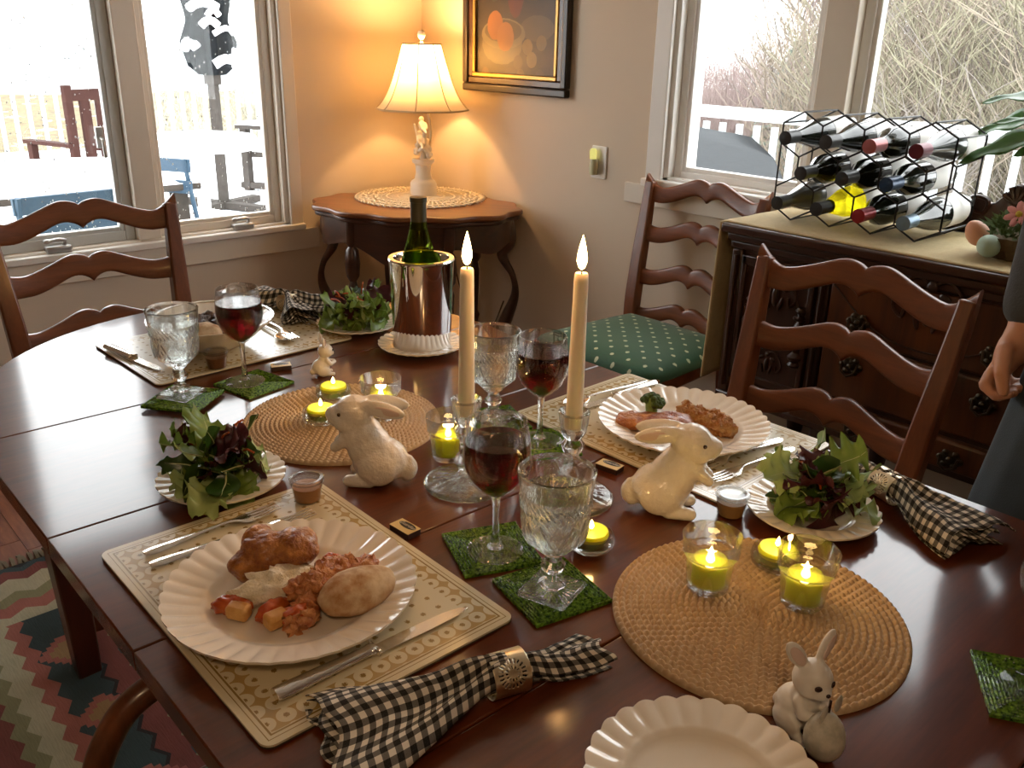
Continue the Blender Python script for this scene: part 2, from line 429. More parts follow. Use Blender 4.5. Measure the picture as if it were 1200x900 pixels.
MB().bb((x0 - 0.06, YW - 0.035, z0 - 0.015), (x1 + 0.06, YW + 0.03, z0 + 0.01)).build('stool', M['wtrim'], w2, bevel=0.004)
MB().bb((-2.075, YW - 0.016, 0.807), (x1 + 0.1, YW, z0 - 0.015)).build('apron', M['trim'], w2, bevel=0.003)
# ------------------------------------------------------------------ outdoors
def ground_mat():
    t = NT('winter_ground'); o = t.co(); n = t.noise(o, 0.35, 5, 0.6); n2 = t.noise(o, 1.6, 5, 0.6)
    c = t.ramp(n2, [(0.3, srgb('3f3626')), (0.55, srgb('6b5c3c')), (0.75, srgb('5a5a34'))])
    t.set(t.mix(t.ramp(n, [(0.62, (0, 0, 0)), (0.66, (1, 1, 1))]), c, (0.6, 0.62, 0.65)), 0.95); return t.m
M['ground'] = ground_mat()
M['snow'] = plain('snow', (0.88, 0.90, 0.93), 0.7, bump=0.3, bscale=6, bdist=0.02)
M['railpaint'] = plain('white_rail_paint', (0.50, 0.54, 0.55), 0.5, var=0.06)
M['deckwood'] = plain('weathered_deck', (0.35, 0.33, 0.30), 0.8, var=0.2)
def ground_z(x, y):
    d = max(0.0, -x - 12.5, y - 6.5)
    return -2.2 - 3.6 * smoothstep(0, 16, d) + 0.25 * noise.noise(Vector((x * 0.15, y * 0.15, 0)))
b = MB().grid(lambda u, v: ((-120 + 160 * u), (-60 + 190 * v), ground_z(-120 + 160 * u, -60 + 190 * v)), 60, 70)
struct(b.build('ground', M['ground']), 'winter field of straw grass with snow patches falling away below the deck')
DZ = -0.2
b = MB().prism([(-12.2, -5), (XW - WT - 0.02, -5), (XW - WT - 0.02, YW + WT + 0.02), (2, YW + WT + 0.02), (2, 6.3), (-12.2, 6.3)], DZ - 0.22, DZ - 0.05)
struct(b.build('deck', M['deckwood'], smooth=False), 'raised wooden deck outside the windows')
b = MB()
def snow_z(x, y): return DZ + 0.02 * noise.noise(Vector((x * 0.9, y * 0.9, 3)))
b.grid(lambda u, v: (-12.15 + 8.7 * u, -5 + 11.25 * v, snow_z(-12.15 + 8.7 * u, -5 + 11.25 * v)), 40, 50)
b.grid(lambda u, v: (-3.45 + 5.4 * u, 2.62 + 3.63 * v, snow_z(-3.45 + 5.4 * u, 2.62 + 3.63 * v)), 30, 24)
o = b.build('snow_cover', M['snow']); props(o, 'white snow lying over the whole deck floor', 'snow', kind='stuff')
def railing(name, label, p, q, posts, snowy=True):
    p, q = Vector(p), Vector(q); d = q - p; L = d.length; a = atan2(d.y, d.x)
    r = thing(name, label, 'railing', (p.x, p.y, DZ), a, None)
    MB().box((L / 2, 0, 1.06), (L, 0.14, 0.035)).build('cap_rail', M['railpaint'], r, bevel=0.006)
    MB().box((L / 2, 0, 1.018), (L, 0.045, 0.055)).build('top_rail', M['railpaint'], r, bevel=0.004)
    MB().box((L / 2, 0, 0.11), (L, 0.045, 0.08)).build('bottom_rail', M['railpaint'], r, bevel=0.004)
    bm = MB().box((0, 0, 0), (0.04, 0.04, 0.82)).mesh('baluster', M['railpaint'], False)
    n = int(L / 0.155)
    for k in range(n): link('baluster', bm, r, ((k + 0.5) * L / n, 0, 0.55))
    pm = MB().box((0, 0, 0.6), (0.10, 0.10, 1.2)).box((0, 0, 1.215), (0.13, 0.13, 0.03)).mesh('post', M['railpaint'], False)
    for k in range(posts): link('post', pm, r, (L * k / (posts - 1), 0, 0))
    if not snowy: return r
    sn = MB().grid(lambda u, v: (L * u, -0.06 + 0.12 * v, 1.078 + 0.03 * sin(pi * v) * (0.6 + 0.6 * noise.noise(Vector((u * 40, 1, 0))))), 120, 5)
    o = sn.build('snow_ridge', M['snow'], r); o['kind'] = 'stuff'; return r
railing('deck_railing', 'snow-topped white baluster railing across the far end of the deck, seen through the left window', (-12.0, -4.9, 0), (-12.0, 6.15, 0), 6)
railing('deck_railing', 'white baluster railing behind the wine rack, seen through the right window', (-12.0, 6.1, 0), (1.9, 6.1, 0), 3, False)

M['bluepaint'] = plain('blue_chair_paint', (0.012, 0.045, 0.085), 0.5)
M['darkwood'] = plain('wet_dark_teak', (0.05, 0.022, 0.018), 0.8, spec=0.1, var=0.3)
M['greywood'] = plain('weathered_grey_wood', (0.06, 0.052, 0.046), 0.85, spec=0.1, var=0.3)
M['whiteplastic'] = plain('white_outdoor_paint', (0.78, 0.80, 0.82), 0.4)
def cap_snow(parent, c, d):
    b = MB().grid(lambda u, v: (c[0] + d[0] * (u - 0.5), c[1] + d[1] * (v - 0.5), c[2] + d[2] * (sin(pi * u) * sin(pi * v)) ** 0.3), 14, 14)
    o = b.build('snow_cap', M['snow'], parent, solid=0.004); return o
# long table near the window with snow
r = thing('patio_table', 'long snow-covered patio table on the deck just outside the left window', 'table', (-5.7, 1.22, DZ), radians(90))
MB().box((0, 0, 0.70), (1.9, 1.25, 0.04)).build('table_top', M['greywood'], r, bevel=0.01)
for sx in (-1, 1):
    for sy in (-1, 1): MB().box((0.85 * sx, 0.52 * sy, 0.34), (0.08, 0.08, 0.68)).build('leg', M['greywood'], r)
cap_snow(r, (0, 0, 0.72), (1.9, 1.25, 0.07))
def fold_chair(loc, rz, label):
    r = thing('folding_chair', label, 'chair', loc, rz, None)
    for z in (0.82, 0.70): MB().box((0, 0.22, z), (0.46, 0.025, 0.075)).build('back_slat', M['bluepaint'], r, bevel=0.004)
    for s in (-1, 1):
        MB().tube([(0.21 * s, 0.24, 0.86), (0.21 * s, 0.16, 0.45), (0.21 * s, -0.22, 0.0)], 0.014, 6).build('back_leg', M['bluepaint'], r)
        MB().tube([(0.19 * s, -0.2, 0.45), (0.19 * s, 0.24, 0.0)], 0.014, 6).build('leg', M['bluepaint'], r)
    for k in range(5): MB().box((0, -0.18 + 0.085 * k, 0.45), (0.42, 0.07, 0.02)).build('seat_slat', M['bluepaint'], r, bevel=0.003)
    cap_snow(r, (0, 0, 0.462), (0.42, 0.42, 0.06))
fold_chair((-4.45, 1.17, DZ), radians(-84), 'blue slatted folding chair with its back to the left window')
fold_chair((-5.35, 2.17, DZ), radians(-150), 'blue slatted folding chair beside the white round table')
r = thing('round_patio_table', 'white round patio table under snow at the railing end of the deck', 'table', (-7.0, 3.0, DZ))
MB().lathe([(0, 0.68), (0.46, 0.68), (0.48, 0.70), (0.46, 0.72), (0, 0.72)], 32).build('table_top', M['whiteplastic'], r)
MB().lathe([(0.25, 0), (0.25, 0.04), (0.05, 0.06), (0.05, 0.68)], 16).build('pedestal', M['whiteplastic'], r)
MB().lathe([(0.46, 0.722), (0.44, 0.77), (0.2, 0.79), (0, 0.79)], 32).build('snow_cap', M['snow'], r)
r = thing('high_back_chair', 'tall reddish-brown slat-back deck chair before the left railing', 'chair', (-8.5, 2.62, DZ), radians(-70))
for s in (-1, 1): MB().box((0.31 * s, 0.26, 0.55), (0.07, 0.05, 1.1)).build('back_post', M['darkwood'], r, bevel=0.006)
for k in range(3): MB().box((-0.155 + 0.155 * k, 0.26, 0.75), (0.09, 0.03, 0.62)).build('back_slat', M['darkwood'], r)
MB().box((0, 0.26, 1.02), (0.6, 0.035, 0.09)).build('top_rail', M['darkwood'], r)
MB().box((0, 0, 0.42), (0.62, 0.55, 0.04)).build('seat', M['darkwood'], r)
for s in (-1, 1):
    MB().box((0.33 * s, -0.02, 0.62), (0.09, 0.6, 0.03)).build('armrest', M['darkwood'], r)
    MB().box((0.33 * s, -0.26, 0.3), (0.06, 0.06, 0.6)).build('leg', M['darkwood'], r)
cap_snow(r, (0, 0, 0.44), (0.62, 0.55, 0.08))
r = thing('wooden_armchair', 'low dark wooden armchair with snowy arms right of the umbrella pole', 'chair', (-8.75, 4.75, DZ), radians(-60))
for s in (-1, 1):
    MB().box((0.36 * s, 0, 0.64), (0.12, 0.75, 0.035)).build('armrest', M['greywood'], r)
    MB().box((0.36 * s, -0.30, 0.31), (0.09, 0.07, 0.63)).build('leg', M['greywood'], r)
    MB().box((0.36 * s, 0.30, 0.31), (0.09, 0.07, 0.63)).build('leg', M['greywood'], r)
    MB().box((0.36 * s, 0, 0.05), (0.07, 0.75, 0.06)).build('runner', M['greywood'], r)
    cap_snow(r, (0.36 * s, 0, 0.66), (0.12, 0.75, 0.05))
for k in range(5): MB().box((-0.26 + 0.13 * k, 0.36, 0.62), (0.10, 0.025, 0.65), Euler((radians(-15), 0, 0)).to_matrix()).build('back_slat', M['greywood'], r)
MB().box((0, 0, 0.36), (0.68, 0.62, 0.05)).build('seat', M['greywood'], r)
cap_snow(r, (0, 0, 0.385), (0.62, 0.6, 0.08))
# folded umbrella
M['canvas'] = plain('charcoal_umbrella_canvas', (0.012, 0.014, 0.016), 0.95, spec=0.05, var=0.4, scale=14, bump=0.4, bscale=30)
r = thing('patio_umbrella', 'furled dark patio umbrella streaked with snow on the deck', 'umbrella', (-8.0, 3.62, DZ))
MB().lathe([(0.055, 0), (0.05, 0.02), (0.05, 1.1), (0.075, 1.1), (0.075, 1.3), (0.045, 1.3), (0.045, 2.6)], 14).build('pole', M['greywood'], r)
MB().box((0, 0, 0.03), (0.9, 0.10, 0.06)).box((0, 0, 0.03), (0.10, 0.9, 0.06)).build('base', M['greywood'], r, rot=(0, 0, 0.4))
cn = MB().lathe([(0.10, 1.18), (0.17, 1.25), (0.20, 1.45), (0.15, 1.62), (0.19, 1.85), (0.16, 2.1), (0.17, 2.3), (0.10, 2.6), (0.03, 2.8)], 36, lambda rr, z, a: (rr * (1 + 0.22 * sin(8 * a + z * 3) + 0.1 * noise.noise(Vector((cos(a) * 2, sin(a) * 2, z * 4)))), z))
cn.build('canopy', M['canvas'], r)
random.seed(5); b = MB()
for k, z in enumerate((1.27, 1.32, 1.40, 1.52, 1.58, 1.66, 1.72, 1.92, 1.97, 2.05, 2.18, 2.3)):
    a0 = random.uniform(-1.0, 1.6); sp = random.uniform(0.5, 1.3)
    b.tube([(0.205 * cos(a0 + sp * t - 0.9), 0.205 * sin(a0 + sp * t - 0.9), z + 0.05 * sin(3 * t)) for t in (0, .25, .5, .75, 1)], random.uniform(0.022, 0.045), 7)
o = b.build('snow_streaks', M['snow'], r); o['kind'] = 'stuff'
# grill cover
M['cover'] = plain('grey_vinyl_grill_cover', (0.046, 0.05, 0.054), 0.75, spec=0.15, bump=0.25, bscale=9, bdist=0.02)
b = MB()
def cover(u, v):
    z = 1.05 * v
    w = 0.36 + 0.06 * (1 - v); d = 0.70
    a = 2 * pi * u; k = 5.0
    cx = abs(cos(a)) ** (2 / k) * (1 if cos(a) > 0 else -1); sy = abs(sin(a)) ** (2 / k) * (1 if sin(a) > 0 else -1)
    X = cx * d; Y = sy * w
    top = 1.06 - 0.60 * smoothstep(-0.25, 0.85, X) - 0.03 * (Y / w) ** 2
    return (X, Y, min(z, top) + 0.01 * noise.noise(Vector((X * 5, Y * 5, z * 4))))
b.grid(cover, 64, 14, True, False)
b.f.append(tuple(i * 14 + 13 for i in range(64)))
o = b.build('grill_cover', M['cover'], None, (-2.95, 4.15, DZ), (0, 0, radians(-30))); props(o, 'slate grey vinyl cover draped over a barbecue grill outside the right window', 'grill cover')

# ------------------------------------------------------------------ trees
def bark(name, c, v=0.25): return plain(name, c, 0.9, var=v, scale=6)
M['bark_pink'] = bark('pink_grey_twigs', (0.275, 0.212, 0.20))  # pink and grey twig tones lightened to paint in haze
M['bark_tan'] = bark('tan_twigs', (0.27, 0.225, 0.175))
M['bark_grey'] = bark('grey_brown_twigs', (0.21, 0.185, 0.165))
M['hazetwig'] = plain('haze_pale_twigs', (0.42, 0.41, 0.35), 0.9, var=0.45, scale=4)  # mist and glare outside painted as a pale twig colour
M['needle'] = plain('blue_green_needles', (0.075, 0.125, 0.10), 0.8, var=0.3, scale=3)
M['olive'] = plain('olive_dry_leaves', (0.23, 0.215, 0.145), 0.85, var=0.3, scale=3)
def bare_tree(seed, h, spread, depth, mat, name, start=0.12, stems=1, thick=0.009, first=9, more=5):
    random.seed(seed); b = MB()
    def br(p, d, L, r, lev):
        pts = [p]; rs = [r]; q = p.copy(); dd = d.copy(); n = 4 if lev else 3
        for k in range(n):
            dd = (dd + Vector((random.gauss(0, .13), random.gauss(0, .13), random.gauss(0.05, .06)))).normalized()
            q = q + dd * (L / n); pts.append(q.copy()); rs.append(r * (1 - 0.65 * (k + 1) / n))
        b.tube(pts, rs, 3, False)
        if lev == 0: return
        m = (first if lev == depth else more)
        for k in range(m):
            t = random.uniform(start if lev == depth else 0.15, 1.0); i = min(int(t * n), n - 1)
            pp = pts[i].lerp(pts[i + 1], t * n - i)
            a = random.uniform(0, 2 * pi)
            nd = (dd * 0.75 + Vector((cos(a), sin(a), random.uniform(0.1, 0.7))) * spread).normalized()
            br(pp, nd, L * random.uniform(0.38, 0.62), max(rs[i] * 0.6, 0.004), lev - 1)
    for s_ in range(stems):
        a = 2 * pi * s_ / stems + random.uniform(-.5, .5); e = 0.0 if stems == 1 else 0.16 * h
        br(Vector((e * cos(a), e * sin(a), 0)), Vector((0.18 * cos(a), 0.18 * sin(a), 1)).normalized() if stems > 1 else Vector((0, 0, 1)), h * random.uniform(.7, .85), h * thick, depth)
    return b.mesh(name, mat, True, 80)
def conifer(seed, h, mat):
    random.seed(seed); b = MB(); b.tube([(0, 0, 0), (0, 0, h)], [h * 0.018, 0.01], 5)
    for k in range(220):
        t = (k + random.random()) / 220; z = h * (0.08 + 0.9 * t); L = h * 0.27 * (1 - t) ** 0.8 + 0.08; a = k * 2.4 + random.uniform(-.4, .4)
        d = Vector((cos(a), sin(a), 0)); sd = Vector((-sin(a), cos(a), 0))
        p0 = Vector((0, 0, z))
        for m in range(9):
            s = 0.2 + 0.1 * m; c = p0 + d * (L * s) + Vector((0, 0, -0.25 * L * s * s + random.uniform(-.05, .05))); w = 0.10 * L + 0.05
            for sg in (-1, 1):
                e = c + (d * 0.7 + sd * sg) * w + Vector((0, 0, random.uniform(-.10, .04)))
                nrm = Vector((0, 0, 0.02 * h / 6 + 0.012))
                b.add([c + nrm, c - nrm * 0.5 + d * 0.05, e], [(0, 1, 2)])
    return b.mesh('conifer', mat, False)
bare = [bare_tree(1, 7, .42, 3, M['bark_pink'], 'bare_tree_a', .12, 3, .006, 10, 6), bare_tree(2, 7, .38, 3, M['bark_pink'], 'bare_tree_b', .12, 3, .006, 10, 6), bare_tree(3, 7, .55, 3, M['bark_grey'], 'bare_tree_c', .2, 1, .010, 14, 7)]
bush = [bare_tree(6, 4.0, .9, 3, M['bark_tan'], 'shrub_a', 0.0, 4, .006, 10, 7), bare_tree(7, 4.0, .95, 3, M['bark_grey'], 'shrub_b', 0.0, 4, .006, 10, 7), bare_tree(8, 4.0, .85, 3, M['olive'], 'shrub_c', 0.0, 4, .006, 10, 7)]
con = conifer(21, 7, M['needle'])
hazebush = [bare_tree(9, 4.0, .9, 3, M['hazetwig'], 'hazy_shrub_a', 0.0, 4, .006, 10, 7), bare_tree(10, 4.0, .9, 3, M['hazetwig'], 'hazy_shrub_b', 0.0, 4, .006, 10, 7)]
def plant(name, me, x, y, s, label, cat, group, zoff=0.0, zs=1.0):
    o = link(name, me, None, (x, y, ground_z(x, y) - 0.1 + zoff), (0, 0, random.uniform(0, 6.28)), (s, s, s * zs)); props(o, label, cat, group)
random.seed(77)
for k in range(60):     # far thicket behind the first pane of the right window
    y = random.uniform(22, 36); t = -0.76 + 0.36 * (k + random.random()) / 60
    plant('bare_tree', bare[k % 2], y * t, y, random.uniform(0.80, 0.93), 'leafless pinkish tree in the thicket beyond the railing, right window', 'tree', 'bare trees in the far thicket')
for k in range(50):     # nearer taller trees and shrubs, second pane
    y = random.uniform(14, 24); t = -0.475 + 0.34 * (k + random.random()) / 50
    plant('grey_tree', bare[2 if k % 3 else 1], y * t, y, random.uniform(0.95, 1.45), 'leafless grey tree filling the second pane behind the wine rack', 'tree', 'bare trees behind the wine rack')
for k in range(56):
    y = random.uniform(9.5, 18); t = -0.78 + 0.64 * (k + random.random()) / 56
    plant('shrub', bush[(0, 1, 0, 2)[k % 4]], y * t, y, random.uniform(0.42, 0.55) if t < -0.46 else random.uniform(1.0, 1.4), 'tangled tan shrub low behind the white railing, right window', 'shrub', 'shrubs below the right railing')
for i, (t, y, s, lab) in enumerate(((-0.605, 19, 1.0, 'blue-green conifer left of the right window mullion'), (-0.475, 17, 1.30, 'tall blue-green conifer just right of the right window mullion'), (-0.39, 21, 1.45, 'tall dark conifer towards the centre of the second pane'))):
    plant('conifer', con, y * t, y, s, lab, 'tree', None)
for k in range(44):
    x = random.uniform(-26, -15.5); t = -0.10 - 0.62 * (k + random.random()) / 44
    plant('hazy_shrub', hazebush[k % 2] if k % 4 else bush[2], x, x * t, random.uniform(0.6, 0.85), 'pale haze-tinted shrub beyond the far deck railing, left window', 'shrub', 'shrubs below the left railing')
M['hill'] = plain('hazy_far_hill', (0.30, 0.34, 0.35), 1.0)  # haze and glare over the ridge mixed into its base colour
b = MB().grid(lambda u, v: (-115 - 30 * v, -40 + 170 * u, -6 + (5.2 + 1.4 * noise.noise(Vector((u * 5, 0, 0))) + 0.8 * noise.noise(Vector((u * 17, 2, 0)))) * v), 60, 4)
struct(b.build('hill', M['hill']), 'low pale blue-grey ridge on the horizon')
# ------------------------------------------------------------------ ceiling light (out of view, behind the viewer)
cl = thing('ceiling_light', 'round frosted ceiling light behind the viewer', 'ceiling light', (0.55, -0.55, ZC))
MB().lathe([(0.0, -0.03), (0.21, -0.03), (0.22, 0.0), (0, 0)], 32).build('ceiling_plate', M['brass'], cl)
MB().lathe([(0.0, -0.13), (0.10, -0.12), (0.17, -0.085), (0.20, -0.03), (0, -0.03)], 32).build('glass_bowl', emit('frosted_bulb_glass', (1.0, 0.68, 0.38), CEIL_W / 3.0), cl)

# ------------------------------------------------------------------ rug
def rug_mat():
    t = NT('kilim_weave'); o = t.co(); x, y, z = t.xyz(o)
    red, rust, teal, cream, olive, gold, dark = srgb('7e2f22'), srgb('a8503a'), srgb('34484b'), srgb('b9b18c'), srgb('8c8a5c'), srgb('a27a3c'), srgb('2c2a2c')
    zig = t.math('MULTIPLY', t.math('PINGPONG', x, 0.035), 0.55)
    q = t.math('FRACT', t.math('MULTIPLY', t.math('ADD', y, zig), 1 / 0.46))
    bands = t.ramp(q, [(0.0, cream), (0.10, rust), (0.17, teal), (0.36, dark), (0.38, red), (0.50, olive), (0.62, cream), (0.72, gold), (0.78, red), (0.93, olive)], 'CONSTANT')
    # stepped cross motifs in the teal and olive bands
    def motif(px, py, cx, cy, r):
        a = t.math('ABSOLUTE', t.math('SUBTRACT', t.math('PINGPONG', t.math('SUBTRACT', x, cx), px), 0.0))
        bb_ = t.math('ABSOLUTE', t.math('SUBTRACT', t.math('FRACT', t.math('MULTIPLY', t.math('SUBTRACT', y, cy), 1 / py)), 0.5))
        bb_ = t.math('MULTIPLY', bb_, py)
        sa = t.math('SNAP', a, 0.012); sb = t.math('SNAP', bb_, 0.012)
        return t.math('LESS_THAN', t.math('ADD', sa, sb), r), t.math('LESS_THAN', t.math('ADD', sa, sb), r * 0.45)
    m1, m1i = motif(0.13, 0.46, 0.02, -0.105, 0.055)
    m2, m2i = motif(0.10, 0.46, 0.06, 0.03, 0.045)
    c = t.mix(m1, bands, rust); c = t.mix(m1i, c, gold); c = t.mix(m2, c, teal); c = t.mix(m2i, c, cream)
    # end border running across
    zy = t.math('MULTIPLY', t.math('PINGPONG', y, 0.04), 0.6)
    qe = t.math('ADD', x, zy)
    eb = t.ramp(t.math('DIVIDE', t.math('SUBTRACT', qe, -1.475), 0.30), [(0.0, dark), (0.08, teal), (0.16, red), (0.30, cream), (0.52, olive), (0.66, rust), (0.82, cream)], 'CONSTANT')
    m3, m3i = motif(0.5, 0.16, 0.0, 0.0, 0.0)
    c = t.mix(t.math('LESS_THAN', t.math('ABSOLUTE', x), 1.20), eb, c)
    n = t.noise(t.mapping(o, (30, 260, 1)), 1.0, 3, 0.6); n2 = t.noise(o, 9, 4)
    hs = t.n('ShaderNodeHueSaturation'); hs.inputs['Saturation'].default_value = 0.82; t.l(c, hs.inputs['Color']); t.l(t.math('ADD', t.math('MULTIPLY', n, 0.35), t.math('ADD', 0.55, t.math('MULTIPLY', n2, 0.5))), hs.inputs['Value'])
    t.set(hs.outputs[0], 0.95); t.bump(n, 0.5, 0.003); return t.m
M['rug'] = rug_mat()
M['fringe'] = plain('rug_fringe', (0.20, 0.16, 0.10), 0.95, var=0.3)
rg = thing('rug', 'multicoloured kilim rug with serrated bands under the dining table', 'rug', (-0.88, 0.72, 0.0))
MB().bb((-1.47, -1.25, 0.0005), (1.47, 1.25, 0.010)).build('pile', M['rug'], rg, bevel=0.003)
random.seed(9); b = MB()
for k in range(170):
    y = -1.24 + 2.48 * k / 169
    for e in (-1,):
        j = random.uniform(-.012, .012)
        b.tube([(1.47 * e, y, 0.006), (1.49 * e, y + j * .4, 0.012), (1.525 * e, y + j, 0.004)], [0.006, 0.007, 0.003], 4)
o = b.build('fringe', M['fringe'], rg); o['kind'] = 'stuff'

# ------------------------------------------------------------------ dining table
TZ = 0.75
tb = thing('dining_table', 'reddish mahogany extension dining table with rounded ends, laid for a meal', 'table', (-0.78, 0.712, 0))
Y0, Y1 = -0.495, 0.495           # local
def end_curve(sgn, xc, a):
    return [(xc + sgn * a * cos(t), 0.495 * sin(t)) for t in [-pi / 2 + pi * k / 40 for k in range(41)]]
seams = [-0.64, -0.29, -0.01, 0.29, 0.64]
gp = 0.0008
tops = []
def leaf(outline):
    b = MB().prism(outline, TZ - 0.026, TZ); tops.append(b.build('table_leaf', M['table'], tb, bevel=0.0018, seg=2, angle=60))
e = end_curve(-1, -0.64, 0.52)   # goes bottom->top around the left end
leaf([(-0.64 - gp, -0.495)] + [p for p in e[1:-1]] + [(-0.64 - gp, 0.495)])
for a, c in zip(seams[:-1], seams[1:]): leaf([(a + gp, Y0), (a + gp, Y1), (c - gp, Y1), (c - gp, Y0)])
e = end_curve(1, 0.64, 0.52)
leaf([(0.64 + gp, -0.495)] + [p for p in e[1:-1]] + [(0.64 + gp, 0.495)])
b = MB()
ap = [(-0.95, -0.36), (-0.95, 0.36), (-0.80, 0.43), (0.80, 0.43), (0.95, 0.36), (0.95, -0.36), (0.80, -0.43), (-0.80, -0.43)]
for k in range(len(ap)):
    p, q = Vector((*ap[k], 0)), Vector((*ap[(k + 1) % len(ap)], 0)); d = q - p
    b.box(((p.x + q.x) / 2, (p.y + q.y) / 2, TZ - 0.026 - 0.04), (d.length + 0.02, 0.022, 0.08), Matrix.Rotation(atan2(d.y, d.x), 3, 'Z'))
b.build('apron', M['tableleg'], tb)
for sx in (-1, 1):
    for sy in (-1, 1):
        MB().tube([(0.93 * sx, 0.34 * sy, TZ - 0.028), (0.95 * sx, 0.34 * sy, 0.55), (1.02 * sx, 0.315 * sy, 0.010)], [0.05, 0.048, 0.034], 4, True, None, (0, 1, 0)).build('leg', M['tableleg'], tb, bevel=0.004)

# ------------------------------------------------------------------ chairs
def seat_mat():
    t = NT('green_medallion_fabric'); o = t.co(); x, y, z = t.xyz(o)
    def dots(ox, oy):
        p = 0.064
        a = t.math('SUBTRACT', t.math('FRACT', t.math('DIVIDE', t.math('ADD', x, ox), p)), 0.5)
        b_ = t.math('SUBTRACT', t.math('FRACT', t.math('DIVIDE', t.math('ADD', y, oy), p)), 0.5)
        return t.math('SQRT', t.math('ADD', t.math('MULTIPLY', a, a), t.math('MULTIPLY', b_, b_)))
    d = t.math('MINIMUM', dots(0, 0), dots(0.032, 0.032))
    n = t.noise(o, 400, 2)
    m = t.math('LESS_THAN', t.math('ADD', d, t.math('MULTIPLY', t.math('SUBTRACT', n, 0.5), 0.10)), 0.095)
    wv = t.noise(t.mapping(o, (60, 700, 60)), 1, 2)
    t.set(t.mix(m, t.mix(wv, srgb('0c3a22'), srgb('1a5a35')), srgb('b9c09a')), 0.7); t.bump(wv, 0.15, 0.001)
    t.b.inputs['Sheen Weight'].default_value = 0.2
    return t.m
M['seat'] = seat_mat()
def lr(name, W, zc, H, crest, y_of, mat):
    """serpentine ladder rail between the posts, W half width"""
    n = 49; b = MB(); m = 8
    def fn(u, v):
        t = -1 + 2 * u; a = abs(t)
        amp = 0.040 if crest else 0.034
        top = zc + amp * (1 - smoothstep(.12, .80, a)) + 0.004 * exp(-((a - .2) / .13) ** 2) - 0.010 * exp(-a / .045)
        bot = zc - H + amp * (1 - smoothstep(.10, .75, a)) + 0.003 * exp(-((a - .22) / .12) ** 2) - 0.019 * exp(-a / .07)
        if crest:
            top += 0.042 * max(0, (a - .74) / .26) ** 1.7
            bot += 0.004 * max(0, (a - .7) / .3) - 0.012 * max(0, (a - .86) / .14) ** 2
        else:
            top += 0.012 * max(0, (a - .75) / .25) ** 2
        an = 2 * pi * v; k = 4
        cz = abs(sin(an)) ** (2 / k) * (1 if sin(an) > 0 else -1); cy = abs(cos(an)) ** (2 / k) * (1 if cos(an) > 0 else -1)
        z = (top + bot) / 2 + cz * (top - bot) / 2
        y = y_of(z) + 0.022 * (1 - t * t) + cy * 0.011
        return (t * W, y, z)
    b.grid(fn, n, m * 2, False, True)
    k = m * 2
    b.f.append(tuple(range(k))); b.f.append(tuple((n - 1) * k + i for i in range(k)))
    return b.mesh(name, mat, True, 50)
def back_y(z):   # lean of the back above the seat
    return 0.20 + 0.085 * smoothstep(0.40, 1.05, z) + 0.02 * max(0, (z - 0.45))
def make_chair(name, label, arms=False):
    r = thing(name, label, 'chair')
    link('crest_rail', lr('crest_rail', 0.238, 0.882, 0.05, True, back_y, M['chairrail']), r)
    for z in (0.755, 0.615, 0.485): link('ladder_rail', lr('ladder_rail', 0.212, z, 0.05, False, back_y, M['chairrail']), r)
    for s in (-1, 1):
        pts = [(0.185 * s, 0.30, 0.0), (0.195 * s, 0.215, 0.28), (0.20 * s, back_y(0.46), 0.46), (0.207 * s, back_y(0.62), 0.62), (0.216 * s, back_y(0.78), 0.78), (0.222 * s, back_y(0.895), 0.90)]
        p = catmull(pts, 5); n = len(p)
        MB().tube(p, [0.021 + 0.008 * sin(pi * min(1, i / n * 1.1)) for i in range(n)], 4, True, (0.95, 1.12), (0, 1, 0)).build('back_post', M['chair'], r, bevel=0.005)
        p = catmull([(0.225 * s, -0.20, 0.0), (0.228 * s, -0.205, 0.2), (0.23 * s, -0.21, 0.44)], 4)
        MB().tube(p, [0.02 + 0.008 * i / (len(p) - 1) for i in range(len(p))], 4, True, None, (0, 1, 0)).build('front_leg', M['chair'], r, bevel=0.004)
        MB().tube([(0.227 * s, -0.2, 0.17), (0.192 * s, 0.25, 0.17)], 0.012, 6).build('stretcher', M['chair'], r)
    MB().tube([(-0.21, 0.03, 0.17), (0.21, 0.03, 0.17)], 0.012, 6).build('stretcher', M['chair'], r)
    b = MB(); q = [(-0.25, -0.225), (0.25, -0.225), (0.215, 0.215), (-0.215, 0.215)]
    b.prism(q, 0.385, 0.438); b.build('seat_frame', M['chairrail'], r, bevel=0.008)
    def cush(u, v):
        x, y = -1 + 2 * u, -1 + 2 * v
        w = 0.257 - 0.03 * v; e = max(abs(x), abs(y))
        sx = x * (1 - 0.06 * y ** 4); sy = y * (1 - 0.08 * x ** 4)
        return (sx * w, sy * 0.232 - 0.005, 0.430 + 0.050 * (1 - e ** 4) ** 0.55)
    b = MB().grid(cush, 25, 25); b.build('seat', M['seat'], r, solid=0.003)
    if arms:
        for s in (-1, 1):
            p = catmull([(0.245 * s, -0.055, 0.40), (0.252 * s, -0.074, 0.455), (0.255 * s, -0.086, 0.508), (0.256 * s, -0.107, 0.547), (0.256 * s, -0.13, 0.572), (0.256 * s, -0.165, 0.586), (0.256 * s, -0.205, 0.582), (0.255 * s, -0.25, 0.556), (0.252 * s, -0.275, 0.50), (0.247 * s, -0.225, 0.41)], 6)
            MB().tube(p, 0.0175, 12).build('armrest', M['chair'], r)
    return r
ch = make_chair('ladder_back_chair', 'ladder-back chair with a dotted green seat standing against the wall left of the sideboard')
ch.location = (-1.70, 2.09, 0); ch.rotation_euler = (0, 0, 0)
copy_tree(ch, None, (-2.13, 0.70, 0.0), (0, 0, radians(88)), 'ladder-back chair at the far end of the table below the deck window')
